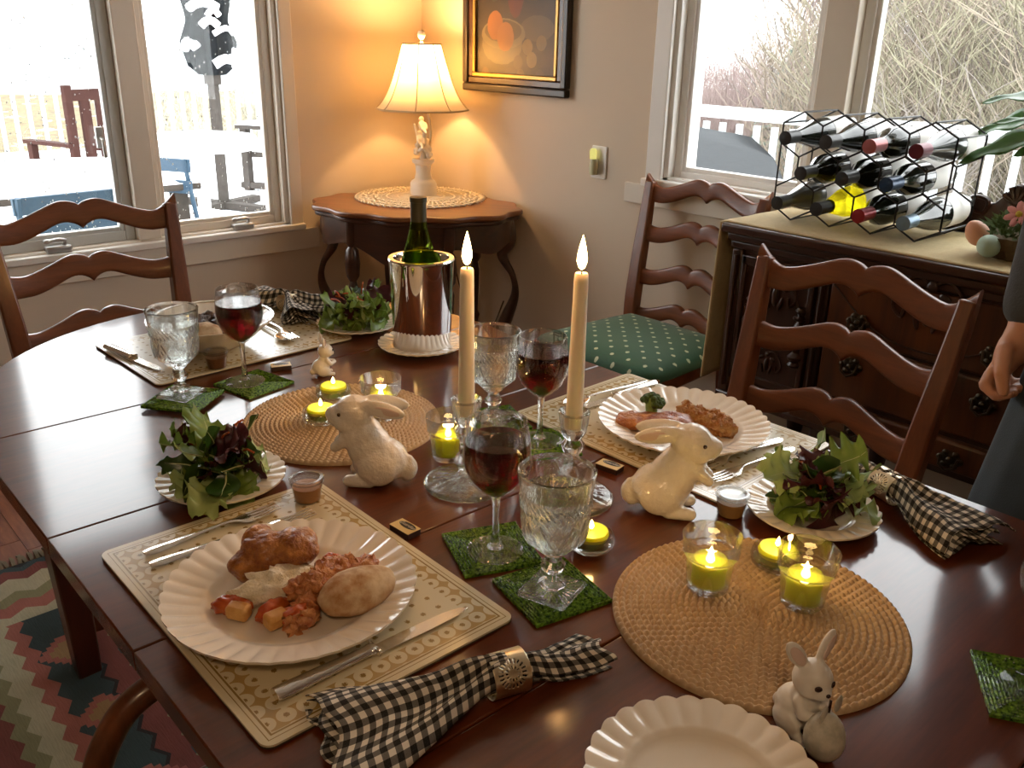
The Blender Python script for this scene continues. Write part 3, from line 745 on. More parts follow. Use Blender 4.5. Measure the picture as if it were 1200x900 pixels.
copy_tree(ch, None, (-0.835, 1.42, 0.0), (0, 0, radians(-2)), 'ladder-back chair pulled up to the table in front of the sideboard')
c2 = make_chair('armchair', 'wooden armchair with a green seat at the near left edge of the table', True)
c2.location = (-0.675, 0.11, 0.0); c2.rotation_euler = (0, 0, radians(180))

# ------------------------------------------------------------------ sideboard
sb = thing('sideboard', 'dark carved walnut sideboard with drawers under the right window', 'sideboard', (-0.785, 2.19, 0))
HW = 0.53
FY = -0.205      # front plane of the body (local), world 1.985
b = MB().bb((-HW, FY, 0.44), (HW, 0.22, 0.868)); b.build('carcass', M['walnut'], sb, bevel=0.004)
b = MB().bb((-HW - 0.025, FY - 0.035, 0.876), (HW + 0.025, 0.225, 0.90)); b.build('top', M['walnut'], sb, bevel=0.006, seg=3)
b = MB().bb((-HW - 0.012, FY - 0.02, 0.855), (HW + 0.012, 0.222, 0.877)); b.build('cornice', M['walnut'], sb, bevel=0.006, seg=3)
MB().bb((-HW - 0.006, FY - 0.010, 0.835), (HW + 0.006, FY + 0.01, 0.855)).build('moulding', M['walnut'], sb, bevel=0.004)
for x in (-HW + 0.02, -0.258, 0.258, HW - 0.02):
    MB().bb((x - 0.016, FY - 0.012, 0.44), (x + 0.016, FY + 0.01, 0.835)).build('stile', M['walnutz'], sb, bevel=0.004)
    MB().tube([(x, FY - 0.014, 0.46), (x, FY - 0.014, 0.82)], 0.006, 8).build('bead', M['walnutz'], sb)
def spindle(parent, x, z0, z1, y):
    h = z1 - z0
    prof = [(0.0, 0), (0.012, 0.01), (0.018, 0.05), (0.012, 0.10), (0.020, 0.15), (0.020, 0.19), (0.009, 0.26), (0.014, 0.40), (0.021, 0.58), (0.012, 0.72), (0.007, 0.76), (0.019, 0.80), (0.019, 0.83), (0.008, 0.86), (0.010, 0.88), (0.016, 0.94), (0.010, 0.99), (0, 1.0)]
    MB().lathe([(r_, z_ * h) for r_, z_ in prof], 14).build('split_spindle', M['walnut'], parent, (x, y, z0))
def carving(parent, x, z, y, s=1.0):
    b = MB()
    for sg in (-1, 1):
        b.tube(catmull([(x, y, z + 0.05 * s), (x + sg * 0.03 * s, y, z + 0.065 * s), (x + sg * 0.06 * s, y, z + 0.04 * s), (x + sg * 0.07 * s, y, z), (x + sg * 0.05 * s, y, z - 0.02 * s), (x + sg * 0.045 * s, y, z + 0.005 * s)], 5), 0.0045 * s, 6)
        b.ell((x + sg * 0.028 * s, y, z + 0.03 * s), (0.014 * s, 0.005, 0.009 * s), (0, sg * 0.6, 0))
        b.ell((x + sg * 0.02 * s, y, z - 0.02 * s), (0.006 * s, 0.005, 0.022 * s), (0, sg * 0.25, 0))
    b.ell((x, y, z), (0.011 * s, 0.007, 0.03 * s))
    b.ell((x, y, z + 0.05 * s), (0.012 * s, 0.007, 0.012 * s)); b.build('carving', M['walnutz'], parent)
for s in (-1, 1):
    x0, x1 = sorted((s * 0.278, s * (HW - 0.04)))
    d = MB().bb((x0, FY - 0.010, 0.49), (x1, FY + 0.01, 0.825)).build('door', M['walnutz'], sb, bevel=0.004)
    b = MB()
    for (a0, a1, c0, c1) in ((x0, x1, 0.49, 0.51), (x0, x1, 0.80, 0.825), (x0, x0 + 0.015, 0.49, 0.825), (x1 - 0.015, x1, 0.49, 0.825)): b.bb((a0, FY - 0.018, c0), (a1, FY - 0.006, c1))
    b.build('door_frame', M['walnut'], d, bevel=0.003)
    for xx in ((x0 * 0.80 + x1 * 0.20), (x0 * 0.12 + x1 * 0.88)): spindle(d, xx, 0.565, 0.725, FY - 0.014)
    carving(d, (x0 + x1) / 2, 0.735, FY - 0.012, 0.85); carving(d, (x0 + x1) / 2, 0.55, FY - 0.012, 0.6)
    b = MB().tube(catmull([(x0 + 0.03, FY - 0.011, 0.70), ((x0 + x1) / 2 - 0.03, FY - 0.011, 0.79), ((x0 + x1) / 2 + 0.03, FY - 0.011, 0.79), (x1 - 0.03, FY - 0.011, 0.70)], 6), 0.003, 5); b.build('arch_bead', M['walnut'], d)
def pull(parent, x, z, y):
    b = MB(); b.ell((x, y, z), (0.026, 0.003, 0.020), None, 12, 6)
    for k in range(6): a = k * pi / 3; b.ell((x + 0.022 * cos(a), y, z + 0.016 * sin(a)), (0.009, 0.004, 0.008), None, 8, 5)
    b.tube([(x - 0.020, y - 0.008, z + 0.008), (x - 0.017, y - 0.016, z - 0.012), (x, y - 0.018, z - 0.022), (x + 0.017, y - 0.016, z - 0.012), (x + 0.020, y - 0.008, z + 0.008)], 0.003, 6)
    b.ell((x, y - 0.006, z), (0.008, 0.006, 0.008), None, 8, 6)
    b.build('drawer_pull', M['bronze'], parent)
for (z0, z1, zp) in ((0.672, 0.830, 0.722), (0.520, 0.664, 0.612)):
    d = MB().bb((-0.238, FY - 0.012, z0), (0.238, FY + 0.01, z1)).build('drawer', M['burl'], sb, bevel=0.006)
    for s in (-1, 1): pull(d, 0.155 * s, zp, FY - 0.014)
    if z0 > 0.6:
        carving(d, 0, 0.785, FY - 0.014, 1.15)
        b = MB().tube(catmull([(-0.23, FY - 0.012, 0.80), (-0.12, FY - 0.0125, 0.715), (0, FY - 0.0125, 0.69), (0.12, FY - 0.0125, 0.715), (0.23, FY - 0.012, 0.80)], 8), 0.0025, 5); b.build('inlay_line', M['walnut'], d)
d = MB().bb((-0.30, FY - 0.02, 0.435), (0.30, FY + 0.01, 0.508)).build('drawer', M['burl'], sb, bevel=0.008)
for s in (-1, 1): pull(d, 0.115 * s, 0.466, FY - 0.022)
MB().bb((-HW, FY - 0.016, 0.42), (HW, FY + 0.02, 0.44)).build('base_moulding', M['walnut'], sb, bevel=0.005)
for sx in (-1, -0.45, 0.45, 1):
    for yy in (FY + 0.025, 0.195):
        MB().lathe([(0.016, 0), (0.022, 0.02), (0.014, 0.05), (0.018, 0.16), (0.030, 0.27), (0.018, 0.33), (0.026, 0.36), (0.026, 0.42)], 14).build('leg', M['walnutz'], sb, ((HW - 0.03) * sx, yy, 0))
b = MB().box((0, 0, 0.10), (2 * HW - 0.06, 0.03, 0.025)); b.build('stretcher', M['walnut'], sb)
# carved gallery at the back
out = [(-0.215, 0.90)]
for k in range(61):
    x = -0.215 + 0.43 * k / 60; a = abs(x) / 0.215
    z = 0.958 + 0.012 * sin(a * 19) * (a > 0.3) + 0.075 * exp(-(a / 0.20) ** 2) + 0.032 * exp(-((a - 0.42) / 0.13) ** 2)
    out.append((x, z))
out.append((0.215, 0.90))
g = MB().prism(out, 0.175, 0.197, 'y').build('gallery', M['walnut'], sb, bevel=0.003)
b = MB()
for s in (-1, 1):
    b.tube(catmull([(0.13 * s, 0.172, 0.955), (0.10 * s, 0.172, 0.99), (0.065 * s, 0.172, 0.985), (0.07 * s, 0.172, 0.955), (0.10 * s, 0.172, 0.96)], 6), 0.006, 6)
    b.tube(catmull([(0.20 * s, 0.172, 0.935), (0.16 * s, 0.172, 0.95), (0.13 * s, 0.172, 0.94)], 6), 0.005, 6)
for k in range(5):
    a = pi * (0.15 + 0.175 * k); b.tube([(0, 0.172, 0.985), (0.035 * cos(a), 0.172, 0.985 + 0.045 * sin(a))], [0.004, 0.008], 6)
b.build('scroll_carving', M['walnut'], g)
# runner
M['runner'] = plain('straw_raffia_runner', srgb('cbb78c'), 0.9, var=0.16, scale=90, bump=0.6, bscale=220, bdist=0.002)
b = MB()
xl, xr = -1.335 - 0.008, -0.235 + 0.008
def rfn(u, v):
    y = 1.965 + 0.36 * v; L = 1.12; hang = 0.44; s = u * (L + 2 * hang)
    wob = 0.006 * sin(v * 14) 
    if s < hang: return (xl - 0.006 - 0.004 * abs(sin(v * 9)) - 0.012 * (1 - s / hang) ** 1 * (1 - v * .5), y - 0.002, 0.902 - (hang - s))
    if s > hang + L: return (xr + 0.006 + 0.004 * abs(sin(v * 9)), y, 0.902 - (s - hang - L))
    x = xl + (xr - xl) * (s - hang) / L
    return (x, y, 0.9025 + 0.0008 * noise.noise(Vector((x * 30, y * 30, 0))))
b.grid(rfn, 120, 30)
o = b.build('table_runner', M['runner'], solid=0.004); props(o, 'straw-coloured woven runner covering the sideboard top and hanging over its end', 'runner')

# ------------------------------------------------------------------ wine rack and bottles
RX, RY0, RY1, RZ = -1.285, 2.10, 2.26, 0.9055
HWX, RISE, SIDE = 0.110, 0.030, 0.050
rk = thing('wine_rack', 'black wire honeycomb wine rack on the sideboard', 'wine rack', (RX, RY0, RZ))
def frame(y):
    b = MB(); seen = set()
    def seg(p, q):
        k = tuple(sorted(((round(p[0], 4), round(p[1], 4)), (round(q[0], 4), round(q[1], 4)))))
        if k in seen: return
        seen.add(k); b.tube([(p[0], y, p[1]), (q[0], y, q[1])], 0.0024, 6)
    for row in range(3):
        n = 4 if row != 1 else 3
        ox = 0 if row != 1 else HWX / 2
        for i in range(n):
            x = ox + i * HWX; z = row * (RISE + SIDE) + 0.002
            P = [(x, z + RISE), (x + HWX / 2, z), (x + HWX, z + RISE), (x + HWX, z + RISE + SIDE), (x + HWX / 2, z + 2 * RISE + SIDE), (x, z + RISE + SIDE)]
            for a in range(6): seg(P[a], P[(a + 1) % 6])
    for x in (0, 4 * HWX): seg((x, RISE + 0.002), (x, 2 * (RISE + SIDE) + RISE + SIDE + 0.002))
    return b
frame(0).build('front_frame', M['blackwire'], rk); frame(RY1 - RY0).build('back_frame', M['blackwire'], rk)
for (x, z) in [(0, RISE), (4 * HWX, RISE), (0, 3 * RISE + 3 * SIDE), (4 * HWX, 3 * RISE + 3 * SIDE)] + [(HWX * (i + .5), 0.0) for i in range(4)] + [(HWX * (i + .5), 4 * RISE + 3 * SIDE) for i in range(4)]:
    MB().tube([(x, 0, z + 0.002), (x, RY1 - RY0, z + 0.002)], 0.0022, 6).build('cross_bar', M['blackwire'], rk)
M['g_dark'] = plain('dark_bottle_glass', (0.012, 0.016, 0.012), 0.06, coat=0.5)
M['g_clear'] = plain('smoky_bottle_glass', (0.10, 0.11, 0.11), 0.06, coat=0.5)
M['g_yellow'] = solid_glass('pale_straw_wine_glass', (0.93, 0.88, 0.22), 1.3, 0.0, 0.4)
M['g_green'] = solid_glass('green_wine_bottle_glass', (0.42, 0.50, 0.14), 1.3, 0.0, 0.6)
M['label'] = plain('paper_wine_label', (0.80, 0.79, 0.76), 0.55, var=0.05)
caps = {'black': M['black'], 'red': plain('red_foil', (0.28, 0.02, 0.025), 0.35, 0.4), 'wine': plain('burgundy_foil', (0.13, 0.015, 0.03), 0.35, 0.4), 'blue': plain('navy_foil', (0.02, 0.05, 0.11), 0.35, 0.4), 'pink': plain('rose_foil', (0.42, 0.13, 0.13), 0.35, 0.4), 'steelblue': plain('steel_blue_foil', (0.16, 0.24, 0.32), 0.35, 0.5)}
bprof = [(0.0, 0.006), (0.025, 0.0), (0.036, 0.003), (0.0375, 0.012), (0.0375, 0.185), (0.034, 0.205), (0.022, 0.228), (0.0155, 0.245), (0.0145, 0.262), (0.0142, 0.292), (0.0155, 0.293), (0.0155, 0.299), (0, 0.300)]
bprofs = {'bord': bprof, 'burg': [(0.0, 0.006), (0.025, 0.0), (0.036, 0.003), (0.0385, 0.012), (0.0385, 0.135), (0.036, 0.165), (0.026, 0.205), (0.018, 0.235), (0.0148, 0.262), (0.0142, 0.292), (0.0155, 0.293), (0.0155, 0.299), (0, 0.300)]}
def bottle(kind, gm, cap, label, loc, tilt=4, lab=True, group=None, name='wine_bottle', up=False, neck=0.238):
    """lying bottle, neck towards -Y"""
    r = thing(name, label, 'wine bottle', loc, 0, group)
    r.rotation_euler = (radians(90 + tilt), 0, 0) if not up else (0, 0, 0)
    p = bprofs[kind]
    MB().lathe(p, 28).build('glass_body', gm, r)
    MB().lathe([(0.0165, neck), (0.0160, 0.26), (0.0158, 0.290), (0.0170, 0.291), (0.0170, 0.3005), (0.0, 0.302)], 20, cap0=False).build('foil_cap', cap, r)
    if lab:
        MB().lathe([(0.0380 if kind == 'bord' else 0.0390, 0.03), (0.0380 if kind == 'bord' else 0.0390, 0.125)], 36, cap0=False, cap1=False).build('paper_label', M['label'], r)
    return r
specs = [  # row, column, shape, glass, cap, label
 (2, 0, 'burg', 'g_dark', 'black', 'dark wine bottle with black cap, top row of the rack, far left'),
 (2, 1, 'burg', 'g_dark', 'black', 'dark wine bottle with black cap, second in the top row of the rack'),
 (2, 2, 'bord', 'g_dark', 'pink', 'dark wine bottle with rose-red foil in the top row of the rack'),
 (2, 3, 'burg', 'g_clear', 'wine', 'pale grey wine bottle with burgundy foil at the top right of the rack'),
 (1, 0, 'bord', 'g_dark', 'black', 'dark wine bottle with black cap at the left of the middle rack row'),
 (1, 1, 'bord', 'g_dark', 'black', 'black-capped dark wine bottle in the centre of the middle rack row'),
 (1, 2, 'bord', 'g_dark', 'blue', 'dark wine bottle with navy blue foil in the middle rack row'),
 (0, 0, 'burg', 'g_clear', 'black', 'smoky clear wine bottle with black cap at the bottom left of the rack'),
 (0, 1, 'burg', 'g_yellow', 'black', 'yellow white-wine bottle with black cap in the bottom row of the rack'),
 (0, 2, 'bord', 'g_dark', 'red', 'dark wine bottle with bright red foil in the bottom row of the rack'),
 (0, 3, 'burg', 'g_dark', 'steelblue', 'dark wine bottle with steel blue neck at the bottom right of the rack'),
]
for (row, c_, kind, gm, cp, lab) in specs:
    ox = 0 if row != 1 else HWX / 2
    x = RX + ox + (c_ + .5) * HWX; zlow = RZ + row * (RISE + SIDE) + 0.002
    z = zlow + RISE * 0.5 + 0.0375 + 0.006
    bottle(kind, M[gm], caps[cp], lab, (x, 2.325, z), 1.5, True, 'wine bottles in the rack')

# ------------------------------------------------------------------ egg and flower arrangement, plant
M['moss'] = plain('mossy_green_foliage', (0.10, 0.16, 0.06), 0.9, var=0.4, scale=80)
M['twigbrown'] = plain('brown_twig_basket', (0.12, 0.08, 0.04), 0.9, var=0.4, scale=60, bump=0.6, bscale=90)
ar = thing('spring_arrangement', 'twig nest of green foliage with a pink flower at the right of the sideboard', 'arrangement', (-0.68, 2.13, 0.906))
MB().lathe([(0.0, 0.002), (0.06, 0.0), (0.085, 0.025), (0.088, 0.05), (0.078, 0.045), (0.05, 0.02), (0, 0.02)], 40, lambda r_, z_, a: (r_ * (1 + 0.06 * sin(23 * a + z_ * 300)), z_)).build('twig_nest', M['twigbrown'], ar)
random.seed(31); b = MB()
for k in range(420):
    a = random.uniform(0, 2 * pi); rr = 0.075 * random.random() ** 0.5; z = 0.045 + 0.06 * random.random() * (1 - (rr / 0.10) ** 2)
    p = Vector((rr * cos(a), rr * sin(a), z)); d = Vector((cos(a) * .6 + random.gauss(0, .5), sin(a) * .6 + random.gauss(0, .5), random.uniform(.1, 1))).normalized(); s_ = d.orthogonal().normalized() * 0.004
    b.add([p - s_, p + s_, p + d * random.uniform(.012, .03)], [(0, 1, 2)])
o = b.build('foliage', M['moss'], ar, smooth=False); o['kind'] = 'stuff'
M['pinkpetal'] = plain('pink_petal', (0.75, 0.32, 0.30), 0.6); M['pollen'] = plain('yellow_flower_heart', (0.7, 0.5, 0.05), 0.7)
fl_ = MB()
for k in range(7):
    a = 2 * pi * k / 7; fl_.ell((0.018 * cos(a), 0.018 * sin(a), 0.0), (0.014, 0.008, 0.003), (0, -0.4, 0) if False else Matrix.Rotation(a, 3, 'Z'), 8, 5)
f_ = fl_.build('flower', M['pinkpetal'], ar, (0.0, -0.05, 0.10), (radians(60), 0, 0)); MB().ell((0, 0, 0.003), 0.007, None, 8, 6).build('flower_heart', M['pollen'], f_)
eggp = [(0.021 * sin(pi * k / 12) * (1 + 0.12 * cos(pi * k / 12)), -0.028 * cos(pi * k / 12)) for k in range(13)]
for loc, c, lab, rt in (((-0.755, 2.075, 0.955), (0.72, 0.36, 0.22), 'peach-coloured easter egg leaning on the twig nest', (0.5, -0.5, 0)), ((-0.715, 2.045, 0.937), (0.42, 0.56, 0.46), 'mint green easter egg at the foot of the twig nest', (1.2, 0.3, 0))):
    o = MB().lathe([(max(r_, 0) * 1.15, z_ * 1.1) for r_, z_ in eggp], 20).build('easter_egg', plain('egg_shell', c, 0.5, var=0.08), None, loc, rt); props(o, lab, 'egg')
pl = thing('potted_plant', 'green houseplant with long glossy pointed leaves on the sideboard beside the right window', 'plant', (-0.50, 2.24, 0.906))
M['pot'] = plain('glazed_plant_pot', (0.45, 0.32, 0.22), 0.4); M['soil'] = plain('potting_soil', (0.04, 0.03, 0.02), 1.0)
M['leafgreen'] = plain('glossy_houseplant_leaf', (0.05, 0.16, 0.035), 0.35, var=0.25, scale=12, **{'Transmission Weight': 0.0})
po = MB().lathe([(0.0, 0.0), (0.05, 0.0), (0.068, 0.10), (0.072, 0.11), (0.066, 0.11), (0.062, 0.09), (0, 0.09)], 28).build('pot', M['pot'], pl)
MB().lathe([(0.0, 0.092), (0.063, 0.092), (0.063, 0.095), (0, 0.095)], 24).build('soil', M['soil'], po)
def long_leaf(p0, d, L, W, droop, roll=0.0):
    d = Vector(d).normalized(); b = MB(); side = d.cross(Vector((0, 0, 1))).normalized(); up = side.cross(d)
    side = (side * cos(roll) + up * sin(roll)).normalized()
    def fn(u, v):
        s = u; w = W * (sin(pi * min(1, s ** 0.75)) ** 0.8) * (1 - 0.15 * s)
        c = Vector(p0) + d * (L * s) + Vector((0, 0, -droop * L * s * s))
        x = (v - .5) * 2
        return c + side * (x * w) + up * (abs(x) * w * 0.25 + 0.004 * sin(s * 16) * x)
    b.grid(fn, 16, 7); return b
for (stem, tip, W, roll) in [((-0.66, 2.22, 1.24), (-0.875, 2.26, 1.215), 0.030, 0.5), ((-0.70, 2.24, 1.20), (-0.875, 2.27, 1.135), 0.030, 0.8), ((-0.68, 2.2, 1.165), (-0.872, 2.22, 1.08), 0.030, 0.9), ((-0.62, 2.2, 1.19), (-0.80, 2.15, 1.175), 0.026, 0.3), ((-0.63, 2.24, 1.17), (-0.745, 2.2, 1.10), 0.022, 0.9), ((-0.52, 2.2, 1.22), (-0.55, 1.98, 1.25), 0.03, 0.4), ((-0.45, 2.24, 1.20), (-0.27, 2.2, 1.22), 0.03, 0.4), ((-0.5, 2.28, 1.25), (-0.5, 2.34, 1.48), 0.03, 0.2), ((-0.46, 2.2, 1.16), (-0.34, 2.03, 1.12), 0.03, 0.5)]:
    p = catmull([(-0.50 + random.uniform(-.02, .02), 2.24 + random.uniform(-.02, .02), 0.995), tuple(Vector((-0.5, 2.24, 1.0)).lerp(Vector(stem), 0.5) + Vector((0, 0, 0.06))), stem], 5)
    off = Vector((-0.50, 2.24, 0.906))
    lf = long_leaf(Vector(stem) - off, (Vector(tip) - Vector(stem)) + Vector((0, 0, 0.04)), (Vector(tip) - Vector(stem)).length, W, 0.18, roll).build('leaf', M['leafgreen'], pl, solid=0.0012)
    MB().tube([q - off for q in p], 0.003, 6).build('leaf_stem', M['leafgreen'], lf)

# ------------------------------------------------------------------ corner table, doily, lamp
CT = Vector((-2.852, 2.078, 0)); ang = radians(37.5)
ct = thing('corner_table', 'small dark oval side table with shaped legs in the room corner', 'side table', tuple(CT), ang)
def oval(a, bq, n=96, sc=0.012):
    return [((a + sc * cos(12 * t) * (1 if sc else 0)) * cos(t), (bq + sc * cos(12 * t)) * sin(t)) for t in [2 * pi * k / n for k in range(n)]]
MB().prism(oval(0.415, 0.285), 0.700, 0.720).build('table_top', M['cornertop'], ct, bevel=0.006, seg=3, angle=60)
MB().prism(oval(0.405, 0.275), 0.682, 0.700).build('top_moulding', M['cornerwood'], ct, bevel=0.005, angle=60)
b = MB(); n = 120; oi = oval(0.372, 0.245, n, 0.004); oo = oval(0.385, 0.258, n, 0.004)
def zl(k):
    t = 2 * pi * k / n; return 0.585 - 0.05 * max(0, cos(t + pi / 2)) ** 14 + 0.015 * cos(6 * t)
vs = []; fs = []
for k in range(n): vs += [(*oo[k], 0.683), (*oo[k], zl(k)), (*oi[k], zl(k)), (*oi[k], 0.683)]
for k in range(n):
    l_ = (k + 1) % n
    for j in range(4): fs.append((4 * k + j, 4 * l_ + j, 4 * l_ + (j + 1) % 4, 4 * k + (j + 1) % 4))
b.add(vs, fs); b.build('apron', M['cornerwood'], ct, angle=50)
tl = [(0.012, 0.0), (0.018, 0.02), (0.012, 0.05), (0.013, 0.12), (0.016, 0.20), (0.022, 0.22), (0.014, 0.24), (0.017, 0.34), (0.020, 0.42), (0.013, 0.45), (0.025, 0.47), (0.030, 0.52), (0.025, 0.57), (0.014, 0.585), (0.022, 0.60), (0.022, 0.683)]
for (x, y) in ((-0.19, -0.22), (0.19, -0.22), (-0.19, 0.22), (0.19, 0.22)): MB().lathe(tl, 14).build('turned_leg', M['cornerwood'], ct, (x, y, 0))
for s in (-1, 1):
    p = catmull([(0.37 * s, 0, 0.683), (0.375 * s, 0, 0.60), (0.35 * s, -0.005, 0.54), (0.395 * s, -0.01, 0.46), (0.405 * s, -0.01, 0.38), (0.365 * s, 0, 0.26), (0.345 * s, 0, 0.14), (0.375 * s, 0, 0.03), (0.39 * s, 0, 0.012)], 6)
    MB().tube(p, [0.020 + 0.008 * sin(i / len(p) * 12) for i in range(len(p))], 10).build('scrolled_leg', M['cornerwood'], ct)
M['lace'] = plain('cream_crochet_lace', (0.80, 0.72, 0.56), 0.9, bump=0.5, bscale=200)
random.seed(4)
dl = thing('lace_doily', 'round cream crocheted doily under the lamp', 'doily', (-2.955, 2.178, 0.7215)); dl.scale = (1.06, 1.06, 1)
b = MB()
for k, rr in enumerate([0.03 + 0.02 * i for i in range(11)]):
    n = 96; wob = 0.006 * (k > 6)
    b.tube([((rr + wob * sin(24 * t)) * cos(t), (rr + wob * sin(24 * t)) * sin(t), 0.002 + 0.0022 * (k % 2)) for t in [2 * pi * i / n for i in range(n + 1)]], 0.0042, 4, False)
o = b.build('crochet_ring', M['lace'], dl)
b = MB()
for k in range(60):
    t = 2 * pi * k / 60; s_ = 0.12
    b.tube([(0.02 * cos(t), 0.02 * sin(t), 0.003), (0.13 * cos(t + s_), 0.13 * sin(t + s_), 0.004), (0.235 * cos(t - s_ * .3), 0.235 * sin(t - s_ * .3), 0.003)], 0.0035, 4)
    b.tube([(0.228 * cos(t), 0.228 * sin(t), 0.003), (0.246 * cos(t + .03), 0.246 * sin(t + .03), 0.006), (0.25 * cos(t + .07), 0.25 * sin(t + .07), 0.003), (0.23 * cos(t + .1), 0.23 * sin(t + .1), 0.003)], 0.003, 4)
b.build('crochet_spoke', M['lace'], dl)

lp = thing('table_lamp', 'cream bell-shade table lamp with porcelain birds, lit, on the corner table', 'lamp', (-2.985, 2.215, 0.728))
MB().lathe([(0.0, 0), (0.054, 0), (0.054, 0.045), (0.048, 0.055), (0.036, 0.062), (0.030, 0.09), (0.033, 0.12), (0.044, 0.128), (0.046, 0.142), (0.0, 0.142)], 28).build('pedestal', M['bisque'], lp)
b = MB(); random.seed(8)
for k in range(26):
    a = random.uniform(0, 6.28); z = 0.145 + 0.07 * random.random(); rr = 0.034 * (1 - (z - 0.145) * 6)
    b.ell((rr * cos(a), rr * sin(a), z), (0.013, 0.010, 0.010), (random.random(), random.random(), a), 8, 6)
b.cap((0.0, 0, 0.14), (0.012, 0.0, 0.24), 0.014, 0.010, 8)
def bird(b, c, yaw, s=1.0):
    R_ = Matrix.Rotation(yaw, 3, 'Z') @ Matrix.Rotation(radians(-25), 3, 'Y'); c = Vector(c)
    def T(p): return c + R_ @ (Vector(p) * s)
    b.ell(T((0, 0, 0)), (0.032 * s, 0.016 * s, 0.017 * s), R_, 12, 8); b.ell(T((0.032, 0, 0.013)), 0.0125 * s, None, 10, 7)
    b.cap(T((0.042, 0, 0.012)), T((0.053, 0, 0.010)), 0.004 * s, 0.001, 6); b.cap(T((-0.025, 0, 0.002)), T((-0.075, 0, 0.01)), 0.009 * s, 0.004 * s, 6)
    for sg in (-1, 1): b.ell(T((-0.010, 0.013 * sg, 0.006)), (0.03 * s, 0.005 * s, 0.011 * s), R_, 10, 6)
bird(b, (0.0, -0.012, 0.215), radians(150), 1.0); bird(b, (0.01, -0.008, 0.272), radians(155), 0.95)
b.cap((-0.015, -0.01, 0.215), (-0.028, -0.02, 0.275), 0.007, 0.005, 8)
b.build('bird_figurine', M['bisque'], lp, remesh=0.0028, rsm=2)
MB().tube(catmull([(0.015, 0.01, 0.14), (0.03, 0.018, 0.24), (0.022, 0.012, 0.32), (0.0, 0.0, 0.36), (0, 0, 0.40)], 6), 0.0055, 8).build('lamp_stem', M['brass'], lp)
b = MB()
for s in (-1, 1): b.tube(catmull([(0.008 * s, 0, 0.385), (0.05 * s, 0, 0.43), (0.05 * s, 0, 0.52), (0.0, 0, 0.585)], 6), 0.002, 6)
b.build('harp', M['brass'], lp)
M['bulb'] = emit('warm_bulb_glass', (1.0, 0.62, 0.27), 35.0)
MB().lathe([(0.0, 0.40), (0.013, 0.40), (0.016, 0.43), (0.030, 0.465), (0.030, 0.485), (0.018, 0.51), (0.0, 0.515)], 20).build('bulb', M['bulb'], lp)
MB().lathe([(0.004, 0.575), (0.007, 0.588), (0.004, 0.592), (0.012, 0.602), (0.016, 0.614), (0.012, 0.626), (0.0, 0.630)], 16).build('finial', M['ceramic'], lp)
def shade_mat():
    t = NT('lamp_shade_silk'); d = t.n('ShaderNodeBsdfDiffuse'); d.inputs[0].default_value = (0.85, 0.74, 0.55, 1)
    tr = t.n('ShaderNodeBsdfTranslucent'); tr.inputs[0].default_value = (0.95, 0.80, 0.52, 1)
    mx = t.n('ShaderNodeMixShader'); mx.inputs[0].default_value = 0.6; t.l(d.outputs[0], mx.inputs[1]); t.l(tr.outputs[0], mx.inputs[2]); t.l(mx.outputs[0], t.out.inputs[0]); return t.m
M['shade'] = shade_mat()
def shr(z):
    t = (z - 0.335) / 0.245; return 0.168 - 0.094 * t ** 0.75 + 0.018 * (1 - t) ** 6
def shp(a, z):
    k = (a * 8 / (2 * pi)) % 1; bulge = 1 - 0.035 * (1 - abs(2 * k - 1) ** 2) ; r_ = shr(z) * bulge
    return (r_ * cos(a), r_ * sin(a), z)
b = MB().grid(lambda u, v: shp(2 * pi * u, 0.335 + 0.245 * v), 96, 24, True, False)
sh = b.build('shade', M['shade'], lp, angle=80)
M['shtrim'] = plain('shade_trim_braid', (0.55, 0.42, 0.24), 0.8)
b = MB()
for z in (0.336, 0.579): b.tube([shp(2 * pi * i / 96, z) for i in range(97)], 0.0035, 6, False)
b.build('trim_band', M['shtrim'], sh)
for k in range(8): MB().tube([Vector(shp(2 * pi * k / 8, 0.335 + 0.245 * i / 20)) * 1.002 for i in range(21)], 0.0022, 5).build('rib', M['shtrim'], sh)
li = bpy.data.lights.new('lamp_bulb_light', 'POINT'); li.energy = LAMP_W; li.color = (1.0, 0.56, 0.22); li.shadow_soft_size = 0.03
lo = bpy.data.objects.new('lamp_bulb_light', li); C.objects.link(lo); lo.parent = lp; lo.location = (0, 0, 0.545)
cd = MB().tube(catmull([(-3.02, 2.28, 0.735), (-3.06, 2.36, 0.716), (-3.07, 2.395, 0.69), (-3.03, 2.40, 0.45), (-2.95, 2.405, 0.25), (-2.80, 2.40, 0.12), (-2.70, 2.415, 0.30)], 8), 0.003, 6).build('lamp_cord', M['twigbrown'], lp)
cd.matrix_parent_inverse = lp.matrix_basis.inverted()

